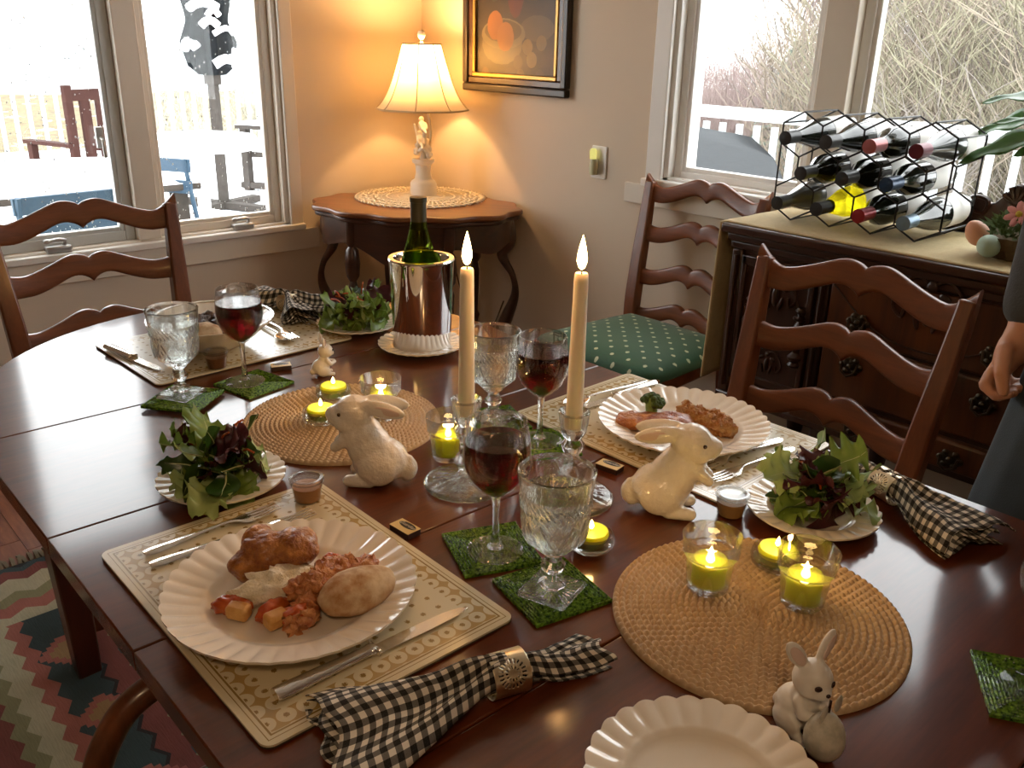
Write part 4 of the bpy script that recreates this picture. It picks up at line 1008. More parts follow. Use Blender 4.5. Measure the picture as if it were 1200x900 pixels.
# ------------------------------------------------------------------ picture, night light
def paint_mat():
    t = NT('still_life_canvas'); o = t.co(); x, y, z = t.xyz(o)
    n = t.noise(o, 6, 5); n2 = t.noise(o, 60, 4)
    c = t.ramp(n, [(0.3, srgb('120f0b')), (0.55, srgb('241c13')), (0.75, srgb('332818'))])
    def blob(cx, cz, rx, rz, colr, c, rot=0.0):
        dx = t.math('DIVIDE', t.math('SUBTRACT', x, cx), rx); dz = t.math('DIVIDE', t.math('SUBTRACT', z, cz), rz)
        d = t.math('ADD', t.math('MULTIPLY', dx, dx), t.math('MULTIPLY', dz, dz))
        d = t.math('ADD', d, t.math('MULTIPLY', t.math('SUBTRACT', n2, 0.5), 0.25))
        m = t.math('LESS_THAN', d, 1.0)
        lit = t.math('ADD', 0.75, t.math('MULTIPLY', n, 0.5)); hs = t.n('ShaderNodeHueSaturation'); hs.inputs['Color'].default_value = col(tuple(q * 0.42 for q in colr)); t.l(lit, hs.inputs['Value'])
        return t.mix(m, c, hs.outputs[0])
    c = blob(0.12, -0.135, 0.09, 0.045, srgb('6a5f48'), c)
    c = blob(-0.075, -0.19, 0.115, 0.075, srgb('7d7358'), c); c = blob(-0.07, -0.155, 0.125, 0.055, srgb('9a8d6a'), c); c = blob(-0.07, -0.145, 0.105, 0.04, srgb('5e5238'), c)
    c = blob(-0.115, -0.125, 0.045, 0.052, srgb('c07a35'), c); c = blob(-0.055, -0.165, 0.048, 0.052, srgb('c98440'), c)
    for (a, b_, r_, h) in ((0.07, -0.20, 0.028, 'a58a54'), (0.095, -0.245, 0.028, 'b0955c'), (0.145, -0.185, 0.027, '9c8456'), (0.02, -0.255, 0.026, '5e482c'), (0.035, -0.30, 0.022, '7a6238'), (-0.17, -0.30, 0.022, '6a4c30'), (-0.03, -0.30, 0.025, '4a3826'), (0.14, -0.30, 0.024, '5b4630')): c = blob(a, b_, r_, r_, srgb(h), c)
    c = blob(0.0, 0.02, 0.05, 0.12, srgb('6a2c22'), c); c = blob(-0.12, 0.12, 0.06, 0.16, srgb('4d5648'), c); c = blob(0.10, 0.06, 0.10, 0.05, srgb('2f3a2c'), c); c = blob(0.08, 0.2, 0.05, 0.06, srgb('7f6a48'), c)
    t.set(c, 0.45); t.bump(n2, 0.15, 0.001); return t.m
pc = thing('framed_picture', 'fruit still life painting in a dark frame with gilt inner edge', 'picture', (-2.668, YW - 0.002, 1.505))
PW, PH = 0.295, 0.37
M['frameblack'] = plain('black_frame_lacquer', (0.025, 0.02, 0.018), 0.3); M['gilt'] = plain('aged_gilt', (0.52, 0.33, 0.11), 0.35, 0.8, bump=0.3, bscale=80)
def frame_ring(b, w0, w1, d0, d1, h0, h1):
    """rectangular ring between half sizes (w0,h0) and (w1,h1)"""
    for (a, c_) in (((-w1, -h1), (w1, -h0)), ((-w1, h0), (w1, h1)), ((-w1, -h0), (-w0, h0)), ((w0, -h0), (w1, h0))): b.bb((a[0], d0, a[1]), (c_[0], d1, c_[1]))
    return b
frame_ring(MB(), PW - 0.03, PW, -0.028, 0, PH - 0.03, PH).build('outer_frame', M['frameblack'], pc, bevel=0.006)
frame_ring(MB(), PW - 0.055, PW - 0.03, -0.020, 0, PH - 0.055, PH - 0.03).build('frame_cove', M['walnut'], pc, bevel=0.004)
frame_ring(MB(), PW - 0.072, PW - 0.055, -0.022, 0, PH - 0.072, PH - 0.055).build('gilt_liner', M['gilt'], pc, bevel=0.004)
MB().bb((-PW + 0.07, -0.010, -PH + 0.07), (PW - 0.07, -0.004, PH - 0.07)).build('canvas', paint_mat(), pc)
nl = thing('night_light', 'small clear plug-in night light on a cream outlet plate by the right window', 'night light', (-2.212, YW, 0.925))
MB().box((0, -0.003, 0), (0.072, 0.006, 0.115)).build('outlet_plate', M['wtrim'], nl, bevel=0.003)
M['nl_plastic'] = plain('yellowish_clear_plastic', (0.55, 0.52, 0.32), 0.2, coat=0.4)
MB().lathe([(0.0, -0.045), (0.015, -0.042), (0.018, -0.01), (0.014, 0.012), (0, 0.014)], 14, c=(-0.008, -0.022, 0)).build('housing', M['nl_plastic'], nl)
MB().lathe([(0.0, 0.012), (0.012, 0.012), (0.013, 0.04), (0.009, 0.048), (0, 0.05)], 14, c=(-0.014, -0.022, 0)).build('glow_tip', emit('night_light_glow', (0.95, 0.85, 0.25), 0.8), nl)
# ------------------------------------------------------------------ things on the table
RH = Vector((0.676, 0.737, 0)); FH = Vector((-0.737, 0.676, 0))     # across and along the line of sight
def off(c, a, b_, z=0.0): return tuple(Vector((c[0], c[1], 0)) + RH * a + FH * b_ + Vector((0, 0, z)))
T0 = TZ + 0.0004

# placemats
def mat_print(hx, hy):
    t = NT('placemat_print'); o = t.co(); x, y, z = t.xyz(o)
    ax, ay = t.math('ABSOLUTE', x), t.math('ABSOLUTE', y)
    d = t.math('MINIMUM', t.math('SUBTRACT', hx, ax), t.math('SUBTRACT', hy, ay))      # distance to the edge
    cream, tan, gold = srgb('d8cbab'), srgb('b0935f'), srgb('8f7443')
    n = t.noise(o, 900, 2)
    p = 0.0205
    def lat(ox, oy):
        a = t.math('SUBTRACT', t.math('FRACT', t.math('DIVIDE', t.math('ADD', x, ox), p)), 0.5); b_ = t.math('SUBTRACT', t.math('FRACT', t.math('DIVIDE', t.math('ADD', y, oy), p)), 0.5)
        return t.math('SQRT', t.math('ADD', t.math('MULTIPLY', a, a), t.math('MULTIPLY', b_, b_)))
    c1 = lat(hx - 0.0145 - p / 2 + 0.0, hy - 0.0145 - p / 2)
    fl_ = t.math('LESS_THAN', t.math('ADD', c1, t.math('MULTIPLY', t.math('SUBTRACT', n, 0.5), 0.30)), 0.14)
    in1 = t.math('MULTIPLY', t.math('GREATER_THAN', d, 0.0145), t.math('LESS_THAN', d, 0.0145 + p))
    in3 = t.math('MULTIPLY', t.math('GREATER_THAN', d, 0.0145), t.math('LESS_THAN', d, 0.0145 + 2 * p))
    c = cream
    c = t.mix(t.math('MULTIPLY', in1, t.math('GREATER_THAN', c1, 0.455)), c, tan)
    c = t.mix(t.math('MULTIPLY', t.math('MULTIPLY', in3, t.math('GREATER_THAN', d, 0.0145 + p)), t.math('GREATER_THAN', c1, 0.50)), c, cream)
    c = t.mix(t.math('MULTIPLY', t.math('MULTIPLY', fl_, t.math('GREATER_THAN', d, 0.0145)), t.math('LESS_THAN', d, 0.0145 + 3 * p)), c, gold)
    ln = t.math('ADD', t.math('LESS_THAN', t.math('ABSOLUTE', t.math('SUBTRACT', d, 0.0125)), 0.0010), t.math('LESS_THAN', t.math('ABSOLUTE', t.math('SUBTRACT', d, 0.0075)), 0.0005))
    c = t.mix(ln, c, gold)
    t.set(c, 0.22); t.b.inputs['Coat Weight'].default_value = 0.4; t.b.inputs['Coat Roughness'].default_value = 0.15; return t.m
PMX, PMY = 0.205, 0.146
M['placemat'] = mat_print(PMX, PMY); M['cork'] = plain('dark_cork_backing', (0.05, 0.03, 0.02), 0.9)
def rrect(hx, hy, r, n=6):
    out = []
    for cx, cy, a0 in ((hx - r, hy - r, 0), (-hx + r, hy - r, pi / 2), (-hx + r, -hy + r, pi), (hx - r, -hy + r, 1.5 * pi)):
        for k in range(n + 1): a = a0 + pi / 2 * k / n; out.append((cx + r * cos(a), cy + r * sin(a)))
    return out
def placemat(label, loc, rz):
    r = thing('placemat', label, 'placemat', loc, rz, None)
    MB().prism(rrect(PMX, PMY, 0.012), 0.0, 0.0022).build('cork_base', M['cork'], r, smooth=False)
    MB().prism(rrect(PMX, PMY, 0.012), 0.0022, 0.0046).build('printed_top', M['placemat'], r, smooth=False)
placemat('cream placemat with gold medallion border in front at left under the loaded plate', (-0.784, 0.398, T0), 0.0)
placemat('cream placemat in the window glare at the far end of the table', (-1.630, 0.715, T0), radians(92))
placemat('cream placemat under the fish plate on the sideboard side', (-0.792, 1.068, T0), radians(1))
PZ = T0 + 0.0048

# rattan mats
def rattan_mat():
    t = NT('honey_rattan'); o = t.co(); n = t.noise(o, 140, 3); n2 = t.noise(o, 14, 3)
    t.set(t.mix(t.math('ADD', t.math('MULTIPLY', n, 0.7), t.math('MULTIPLY', n2, 0.3)), srgb('96754f'), srgb('d8bd98')), 0.5); return t.m
M['rattan'] = rattan_mat()
b = MB(); R_, rings = 0.157, 22; dr = R_ / rings
vs = [Vector((0, 0, 0.006))]; N = 560
rows = []
for i in range(rings):
    cnt = max(16, int(2 * pi * (i + 0.5) * dr / 0.0092))
    for k_, fr in enumerate((0.04, 0.28, 0.5, 0.72, 0.96)):
        rr = (i + fr) * dr; row = []
        for k in range(N):
            a = 2 * pi * k / N
            ridge = sin(pi * fr); wrap = abs(cos(a * cnt / 2 + i * 1.9 + (fr - .5) * 1.0))
            z = 0.0022 + 0.0058 * ridge ** 0.7 * (0.12 + 0.88 * wrap ** 0.55)
            row.append(len(vs)); vs.append(Vector((rr * cos(a), rr * sin(a), z)))
        rows.append(row)
fs = [(0, rows[0][k], rows[0][(k + 1) % N]) for k in range(N)]
for ra, rb in zip(rows[:-1], rows[1:]):
    for k in range(N): fs.append((ra[k], rb[k], rb[(k + 1) % N], ra[(k + 1) % N]))
base = len(vs)
for k in range(N): a = 2 * pi * k / N; vs.append(Vector((R_ * cos(a), R_ * sin(a), 0)))
for k in range(N): fs.append((rows[-1][k], base + k, base + (k + 1) % N, rows[-1][(k + 1) % N]))
fs.append(tuple(base + k for k in range(N - 1, -1, -1)))
b.add(vs, fs); rm = b.mesh('rattan_mat', M['rattan'], True, 60)
MATN, MATF = (-0.4155, 0.751), (-1.146, 0.682)
props(link('rattan_mat', rm, None, (*MATN, T0), (0, 0, 1)), 'round woven rattan mat nearest the viewer, holding two glass votives', 'mat')
props(link('rattan_mat', rm, None, (*MATF, T0), (0, 0, 0)), 'round woven rattan mat towards the window, behind the white rabbit', 'mat')
RZM = T0 + 0.0072

# coasters
def coaster_mat():
    t = NT('green_glass_beads'); o = t.co(); v = t.voro(o, 420)
    n = t.noise(o, 200, 2)
    t.set(t.mix(t.ramp(n, [(0.35, (0, 0, 0)), (0.7, (1, 1, 1))]), srgb('17400c'), srgb('74a52c')), 0.18); t.b.inputs['Coat Weight'].default_value = 0.3
    t.bump(v[0], 0.6, 0.002); return t.m
M['bead'] = coaster_mat()
def coaster_mesh():
    s = 0.049; n = 40; b = MB()
    b.prism([(-s, -s), (s, -s), (s, s), (-s, s)], 0, 0.0028)
    for ring in range(13):
        q = s - 0.001 - ring * 0.0037
        if q <= 0.001: break
        b.tube([(-q, -q, 0.0034), (q, -q, 0.0034), (q, q, 0.0034), (-q, q, 0.0034), (-q, -q, 0.0034)], 0.0018, 5, False)
    return b.mesh('coaster', M['bead'], True, 60)
cm = coaster_mesh()
CZ_ = T0 + 0.0055
for (x, y, a, lab) in ((-0.702, 0.616, -22, 'green beaded coaster under the front wine glass'), (-0.592, 0.610, -12, 'green beaded coaster under the front cut-glass goblet'),
                       (-1.385, 0.523, 38, 'green beaded coaster under the goblet at the window end'), (-1.385, 0.650, 12, 'green beaded coaster under the wine glass at the window end'),
                       (-0.995, 0.872, -20, 'green beaded coaster under the goblet on the sideboard side'), (-0.880, 0.872, -28, 'green beaded coaster under the wine glass on the sideboard side'),
                       (-0.168, 0.850, 32, 'green beaded coaster at the right edge with a glass foot on it'), (-0.150, 0.985, 20, 'green beaded coaster corner at the far right edge')):
    props(link('coaster', cm, None, (x, y, T0 + (0.004 if (x, y) == (-1.385, 0.523) else 0)), (0, 0, radians(a))), lab, 'coaster')

# plates
def plate_mesh(R, well, flutes, h=0.024, name='plate', amp=0.0016):
    k = R / 0.14
    prof = [(0, 0.006), (well * 0.9, 0.006), (well, 0.009), (well + 0.004, 0.0125)]
    m = 9
    for i in range(1, m + 1):
        f = i / m; prof.append((well + 0.004 + (R - well - 0.004) * f, 0.0125 + (h - 0.0125) * f ** 1.1))
    prof += [(R - 0.0005, h - 0.003), (well + 0.012, 0.009), (well + 0.002, 0.004), (well * 0.8, 0.0), (well * 0.75, 0.0), (well * 0.72, 0.002), (0, 0.002)]
    def fn(r, z, a):
        f = max(0, (r - well - 0.004) / (R - well - 0.004))
        s = abs(sin(flutes * a / 2))
        return r + (0.0022 * (s - 0.5)) * f ** 3, z + amp * 1.6 * (s - 0.6) * min(1, f * 2.0)
    return MB().lathe(prof, flutes * 8, fn, cap0=False, cap1=False).mesh(name, M['plate'], True, 50)
dp = plate_mesh(0.133, 0.086, 38, 0.026, 'dinner_plate')
sp_ = plate_mesh(0.085, 0.052, 26, 0.017, 'side_plate', 0.001)
PA = (-0.755, 0.377, PZ); PC = (-0.765, 1.069, PZ)
props(link('dinner_plate', dp, None, PA), 'large cream scalloped dinner plate in front, heaped with chicken, potato and roll', 'plate')
props(link('dinner_plate', dp, None, PC), 'large cream scalloped dinner plate with fish on the sideboard side', 'plate')
SA, SBp, SC = (-1.066, 0.442, T0), (-1.550, 0.972, T0), (-0.493, 0.994, T0)
props(link('salad_plate', sp_, None, SA), 'small scalloped plate of salad near the left table edge', 'plate')
props(link('salad_plate', sp_, None, SBp), 'small scalloped plate of salad left of the wine cooler', 'plate')
props(link('salad_plate', sp_, None, SC), 'small scalloped plate of salad beside the right checked napkin', 'plate')
props(link('cooler_plate', sp_, None, (-1.358, 0.997, T0)), 'small scalloped plate standing under the steel wine cooler', 'plate')
dd_ = plate_mesh(0.098, 0.062, 28, 0.020, 'empty_plate', 0.0013)
props(link('empty_plate', dd_, None, (-0.302, 0.500, T0)), 'empty scalloped cream plate at the bottom edge of the picture', 'plate')
bw = MB().lathe([(0, 0.006), (0.045, 0.006), (0.075, 0.022), (0.10, 0.045), (0.125, 0.060), (0.123, 0.063), (0.128, 0.064), (0.128, 0.060), (0.105, 0.040), (0.078, 0.016), (0.05, 0.0), (0.0, 0.0)], 160, lambda r, z, a: (r + (0.002 * (abs(sin(19 * a)) - .5) if r > 0.11 else 0), z), cap0=False, cap1=False).build('soup_bowl', M['plate'], None, (-1.613, 0.680, PZ), angle=50)
bw.scale = (0.93, 0.93, 0.95)
BWL = (-1.613, 0.680)
props(bw, 'deep cream bowl of salad on the far placemat behind the goblet', 'bowl')

# ------------------------------------------------------------------ food
def fmat(name, a, b_, rough=0.4, scale=60, bump=0.5, bd=0.004, coat=0.2):
    t = NT(name); o = t.co(); n = t.noise(o, scale, 5, 0.6); n2 = t.noise(o, scale * 4, 4, 0.6)
    t.set(t.mix(t.ramp(n, [(0.35, (0, 0, 0)), (0.65, (1, 1, 1))]), a, b_), rough); t.b.inputs['Coat Weight'].default_value = coat; t.b.inputs['Coat Roughness'].default_value = 0.25
    t.bump(t.math('ADD', n, t.math('MULTIPLY', n2, 0.5)), bump, bd); return t.m
M['chicken'] = fmat('glazed_roast_chicken', srgb('7e3a12'), srgb('c58138'), 0.3, 60, 0.7, 0.006, 0.5)
M['mash'] = fmat('mashed_potato', srgb('f0e0c0'), srgb('fff4e2'), 0.6, 90, 0.7, 0.006)
M['stew'] = fmat('saucy_stew', srgb('a5582a'), srgb('d99a62'), 0.4, 80, 0.6, 0.005, 0.4)
M['carrot'] = fmat('glazed_carrot', srgb('a8380f'), srgb('d06a22'), 0.35, 40, 0.3, 0.002, 0.5)
M['potato'] = fmat('golden_potato_cube', srgb('c0843a'), srgb('d9a860'), 0.45, 40, 0.3, 0.002)
M['crust'] = fmat('floury_bread_crust', srgb('a5723f'), srgb('dcc4a0'), 0.75, 30, 0.3, 0.002, 0.0)
M['fish'] = fmat('glazed_salmon', srgb('8e3c0e'), srgb('d28a44'), 0.28, 55, 0.8, 0.008, 0.6)
M['broc'] = fmat('broccoli_green', srgb('2d3f14'), srgb('5f7d2a'), 0.7, 200, 1.0, 0.006, 0.0)
M['brocstem'] = fmat('broccoli_stem_green', srgb('6d8a3c'), srgb('93a95a'), 0.6, 60, 0.2, 0.002)
M['stuffing'] = fmat('bread_stuffing', srgb('b9702f'), srgb('e0b478'), 0.6, 110, 0.9, 0.007, 0.1)
M['darkfood'] = fmat('dark_mushroom_salad', srgb('231710'), srgb('5a3a22'), 0.45, 90, 0.7, 0.006, 0.2)
_tx = {}
def disp(o, strength, size):
    if size not in _tx:
        t_ = bpy.data.textures.new('food_relief', 'CLOUDS'); t_.noise_scale = size; t_.noise_depth = 3; _tx[size] = t_
    m = o.modifiers.new('relief', 'DISPLACE'); m.texture = _tx[size]; m.strength = strength; m.mid_level = 0.5; m.texture_coords = 'GLOBAL'; return o
def lump(name, mat, c, r, seed, amp=0.25, fr=3.0, rot=(0, 0, 0), nu=28, nv=18, parent=None, flat=True):
    b = MB().ell((0, 0, 0), r, None, nu, nv); s_ = Vector((seed * 3.1, seed * 1.7, seed))
    mx = max(r)
    out = []
    for p in b.v:
        q = Vector((p.x / mx, p.y / mx, p.z / mx)); f = 1 + amp * noise.noise(q * fr + s_) + amp * 0.4 * noise.noise(q * fr * 2.7 + s_)
        out.append(p * f)
    b.v = out
    return b.build(name, mat, parent, c, rot, angle=70)
ZA = PZ + 0.0068
def food(name, mat, plate, a, b_, z, r, seed, label, cat, group=None, **kw):
    o = lump(name, mat, off(plate, a, b_, ZA + z), r, seed, **kw); props(o, label, cat, group); return o
# front plate
ck = thing('roast_chicken_piece', 'glazed roast chicken piece at the back of the front plate', 'chicken', off(PA, -0.032, 0.045, ZA))
b = MB(); b.ell((0, 0, 0.026), (0.034, 0.028, 0.026), (0, 0.2, 0.8)); b.ell((0.018, 0.02, 0.034), (0.026, 0.024, 0.022), (0.2, 0, 0.5)); b.ell((-0.008, -0.022, 0.018), (0.020, 0.026, 0.018)); b.ell((-0.022, -0.004, 0.032), (0.018, 0.02, 0.02))
disp(b.build('meat', M['chicken'], ck, remesh=0.0022, rsm=3), 0.010, 0.018)
b = MB(); b.ell((-0.004, -0.012, 0.033), (0.022, 0.011, 0.016), (0.3, 0.1, 0.9)); disp(b.build('glazed_fold', M['chicken'], ck, remesh=0.0022, rsm=2), 0.008, 0.012)
food('mashed_potato', M['mash'], PA, -0.012, 0.000, 0.012, (0.046, 0.026, 0.020), 5, 'pale mound of mashed potato in the middle of the front plate', 'mash', amp=0.5, fr=4.0, rot=(0, 0, 1.25))
random.seed(12)
spots = [(0.040, 0.030, 0.018), (0.030, 0.012, 0.022), (0.018, -0.004, 0.020), (0.012, -0.018, 0.022), (0.024, -0.012, 0.026), (0.034, -0.002, 0.024), (0.046, 0.012, 0.020), (0.055, 0.032, 0.012), (0.064, 0.045, 0.010), (0.075, 0.048, 0.010), (0.022, -0.032, 0.012), (0.028, -0.046, 0.008), (0.016, -0.055, 0.004), (0.050, 0.045, 0.012)]
for k, (a, b_, z) in enumerate(spots):
    food('stew_chunk', M['stew'], PA, a, b_, z, (random.uniform(.011, .017), random.uniform(.010, .015), random.uniform(.009, .013)), k + 20, 'small saucy chunk in the strip of stew between potato and roll, front plate', 'stew', 'stew chunks on the front plate', amp=0.7, fr=2.6, rot=(random.random(), random.random(), random.random() * 6), nu=20, nv=14)
for k, (a, b_, z, rx, ry, rz_, mt, lab) in enumerate(((-0.055, -0.028, 0.008, .022, .012, .011, 'carrot', 'orange vegetable wedge at the left of the food on the front plate'), (-0.012, -0.036, 0.008, .022, .011, .010, 'carrot', 'glazed carrot chunk at the front of the mashed potato'), (0.016, -0.044, 0.009, .011, .018, .011, 'carrot', 'carrot chunk below the stew at the front of the plate'), (0.036, 0.038, 0.020, .013, .011, .010, 'carrot', 'carrot slice on top of the stew behind the roll'))):
    food('carrot_piece', M[mt], PA, a, b_, z, (rx, ry, rz_), k + 50, lab, 'carrot', amp=0.3, rot=(0, 0, 0.9 + k))
for k, (a, b_, lab) in enumerate(((-0.046, -0.040, 'golden potato cube at the left of the front plate food'), (-0.004, -0.052, 'golden potato cube at the front rim of the plate well'))):
    o = MB().box((0, 0, 0), (0.024, 0.017, 0.016)).build('potato_cube', M['potato'], None, off(PA, a, b_, ZA + 0.009), (0.1, 0.05, 0.6 + k), bevel=0.004, seg=3); props(o, lab, 'potato')
o = lump('bread_roll', M['crust'], off(PA, 0.072, -0.012, ZA + 0.019), (0.046, 0.029, 0.021), 71, 0.10, 2.0, (0, 0, radians(95)), 40, 26); props(o, 'oval floury crusted bread roll on the right of the front plate', 'bread roll')
# plate on the sideboard side
def fillet(u, v):
    a = 2 * pi * u; k = sin(pi * v) ** 0.5
    x = -cos(pi * v) * 0.060; w = 0.026 * k * (1.0 - 0.25 * (v - .5)); n = noise.noise(Vector((x * 60, cos(a) * 2, sin(a) * 2)))
    return (x, w * cos(a) * (1 + .12 * n), 0.014 + 0.013 * k * sin(a) * (1 + .25 * n) + 0.004 * sin(x * 50))
o = MB().grid(fillet, 40, 36, True).build('fish_fillet', M['fish'], None, off(PC, -0.045, -0.004, ZA), (0, 0, radians(33)), angle=70); disp(o, 0.008, 0.02); props(o, 'glazed orange fish fillet lying on the right-hand dinner plate', 'fish')
br_ = thing('broccoli_floret', 'green broccoli floret behind the fish fillet', 'broccoli', off(PC, -0.046, 0.032, ZA + 0.012))
b = MB(); random.seed(2)
for k in range(40):
    a = random.uniform(0, 6.28); e = random.random() ** .5; b.ell((0.018 * e * cos(a), 0.018 * e * sin(a), 0.018 + 0.012 * (1 - e * e)), random.uniform(.004, .0065), None, 7, 5)
b.build('crown', M['broc'], br_); MB().cap((0, 0, 0.0), (0, 0, 0.02), 0.009, 0.011, 10).build('stalk', M['brocstem'], br_)
random.seed(14)
for k in range(13):
    t_ = k / 12; food('stuffing_chunk', M['stuffing'], PC, 0.004 + 0.058 * t_ + random.gauss(0, .008), 0.030 - 0.045 * t_ + random.gauss(0, .008), 0.010 + 0.010 * random.random(), (.015, .014, .012), 90 + k, 'crumbly golden stuffing chunk on the fish plate', 'stuffing', 'stuffing chunks on the fish plate', amp=0.7, fr=2.5, nu=20, nv=14)
food('broccoli_stalk', M['brocstem'], PC, 0.002, 0.0, 0.014, (0.018, 0.006, 0.006), 120, 'pale green vegetable stalk on the fish', 'vegetable', rot=(0, 0.1, 1.2))
# bowl contents
zb = PZ + 0.03
random.seed(15)
for k in range(22):
    a = random.uniform(0, 6.28); e = 0.06 * random.random() ** .5
    o = lump('mushroom_piece', M['darkfood'], (BWL[0] + e * cos(a), BWL[1] + 0.015 + e * sin(a), zb + 0.018 * random.random()), (.016, .013, .010), 150 + k, 0.5, 2.5, (random.random(), random.random(), random.random() * 6), 14, 10); props(o, 'dark brown salad piece in the deep bowl', 'salad', 'dark salad pieces in the bowl')
o = lump('bread_roll', M['crust'], (BWL[0] + 0.045, BWL[1] - 0.035, zb + 0.016), (0.036, 0.028, 0.02), 190, 0.1, 2.0, (0, 0, 0.5)); props(o, 'small pale bread roll in the deep bowl behind the goblet', 'bread roll')

# ------------------------------------------------------------------ salads
def lmat(name, a, b_, rough=0.4):
    t = NT(name); o = t.co(); n = t.noise(o, 50, 4); t.set(t.mix(n, a, b_), rough); t.b.inputs['Subsurface Weight'].default_value = 0.0
    d = t.n('ShaderNodeBsdfTranslucent'); t.l(t.mix(n, a, b_), d.inputs[0]); mx = t.n('ShaderNodeMixShader'); mx.inputs[0].default_value = 0.25
    t.l(t.b.outputs[0], mx.inputs[1]); t.l(d.outputs[0], mx.inputs[2]); t.l(mx.outputs[0], t.out.inputs[0]); t.bump(n, 0.3, 0.003); return t.m
M['lf1'] = lmat('lettuce_green', srgb('3f5a1a'), srgb('8aa548')); M['lf2'] = lmat('dark_spinach', srgb('1b3410'), srgb('3d5c22'), 0.3); M['lf3'] = lmat('purple_lettuce', srgb('2a1014'), srgb('5c2a30'), 0.35); M['lf4'] = lmat('pale_frisee', srgb('7f9a4a'), srgb('b9c987')); M['rib'] = lmat('pale_leaf_rib', srgb('a9b47a'), srgb('cfd3a4'))
def leaf_mesh(kind, seed):
    random.seed(seed); L = {'frill': 0.072, 'spin': 0.056, 'red': 0.068, 'rocket': 0.075}[kind] * random.uniform(.85, 1.12)
    W = {'frill': 0.026, 'spin': 0.021, 'red': 0.022, 'rocket': 0.013}[kind]; fre = {'frill': 7, 'spin': 0, 'red': 5, 'rocket': 4}[kind]; am = {'frill': 0.010, 'spin': 0.001, 'red': 0.007, 'rocket': 0.003}[kind]
    cv = random.choice((-1, 1)) * random.uniform(0.35, 1.1); tw = random.uniform(-.9, .9); ph = random.random() * 6
    def fn(u, v):
        x = (v - .5) * 2; w = W * (0.08 + 0.92 * sin(pi * min(1, u * 0.96) ** (1.35 if kind != 'spin' else 0.95)) ** 0.75)
        if kind in ('frill', 'rocket', 'red'): w *= 1 + (0.16 if kind != 'rocket' else 0.3) * sin(u * fre * 6 + ph + x) * abs(x) ** 2
        th = cv * u; y = x * w
        z = (L / cv) * (1 - cos(th)); X = (L / cv) * sin(th)
        z += am * abs(x) ** 2.2 * sin(u * fre * 4.2 + ph + (2.1 if x > 0 else 0)) + 0.30 * abs(y) * (0.7 if kind != 'spin' else 0.3) + 0.002 * sin(u * 9 + ph)
        return (X, y * cos(tw * u), z + y * sin(tw * u))
    b = MB().grid(fn, 26, 13); rb = MB().tube([Vector(fn(u, .5)) - Vector((0, 0, 0.0006)) for u in [i / 8 for i in range(9)]], [0.0018 * (1 - .8 * i / 8) for i in range(9)], 5)
    m = {'frill': random.choice(['lf1', 'lf1', 'lf4']), 'spin': 'lf2', 'red': 'lf3', 'rocket': random.choice(['lf1', 'lf2'])}[kind]
    return b.mesh('leaf', M[m], True, 80), rb.mesh('leaf_rib', M['rib'] if kind != 'red' else M['lf3'], True, 80)
LV = {k: [leaf_mesh(k, s_ + 100 * i) for s_ in range(5)] for i, k in enumerate(('frill', 'spin', 'red', 'rocket'))}
def salad(label, c, seed, n, mixk, specials=(), spread=0.060):
    r = thing('salad', label, 'salad', (c[0], c[1], c[2] + 0.008)); random.seed(seed)
    for k in range(n):
        kind = random.choice(mixk); me, rb = random.choice(LV[kind]); lay = (k + .5) / n
        pa = k * 2.39996; e = spread * sqrt(1 - lay * 0.9) * random.uniform(.3, 1)
        a = pa + random.uniform(-1.5, 1.5)           # leaf direction, loosely outwards
        s_ = random.uniform(.85, 1.2)
        px, py = e * cos(pa) - 0.026 * cos(a), e * sin(pa) - 0.026 * sin(a)
        o = link('leaf', me, r, (px, py, 0.014 + 0.034 * lay + 0.004 * random.random()), (random.gauss(0, .5), 0.05 - 0.42 * random.random() * (0.4 + lay), a), (s_, s_, s_))
        link('leaf_rib', rb, o)
    for (kind, v, loc, rot, s_) in specials:
        me, rb = LV[kind][v]; o = link('leaf', me, r, loc, rot, (s_, s_, s_)); link('leaf_rib', rb, o)
    for k in range(7):
        a = random.uniform(0, 6.28); e = 0.04 * random.random(); p = Vector((e * cos(a), e * sin(a), 0.045 + 0.02 * random.random())); d = Vector((random.gauss(0, 1), random.gauss(0, 1), .4)).normalized()
        MB().tube([p, p + d * 0.012 + Vector((0, 0, .003)), p + d * 0.026], 0.0016, 5).build('carrot_shred', M['carrot'], r)
    return r
ra = atan2(-0.676 * 1, -0.737 * -1)   # towards the viewer
salad('mixed leaf salad with purple leaves on the small plate near the left table edge', SA, 3, 40, ['spin', 'frill', 'red', 'rocket', 'spin'], (('spin', 0, tuple(RH * 0.022 - FH * 0.045 + Vector((0, 0, 0.035))), (0.2, 0.75, atan2(-0.5, 0.86)), 1.0), ('red', 1, tuple(RH * 0.012 - FH * 0.005 + Vector((0, 0, 0.055))), (0.5, 0.6, -0.8), 1.1)))
salad('frilly green salad with carrot shreds on the small plate left of the wine cooler', SBp, 5, 40, ['frill', 'frill', 'frill', 'red', 'rocket'])
salad('mixed leaf salad with frilly lettuce on the small plate beside the right napkin', SC, 9, 42, ['frill', 'frill', 'spin', 'red', 'rocket'])
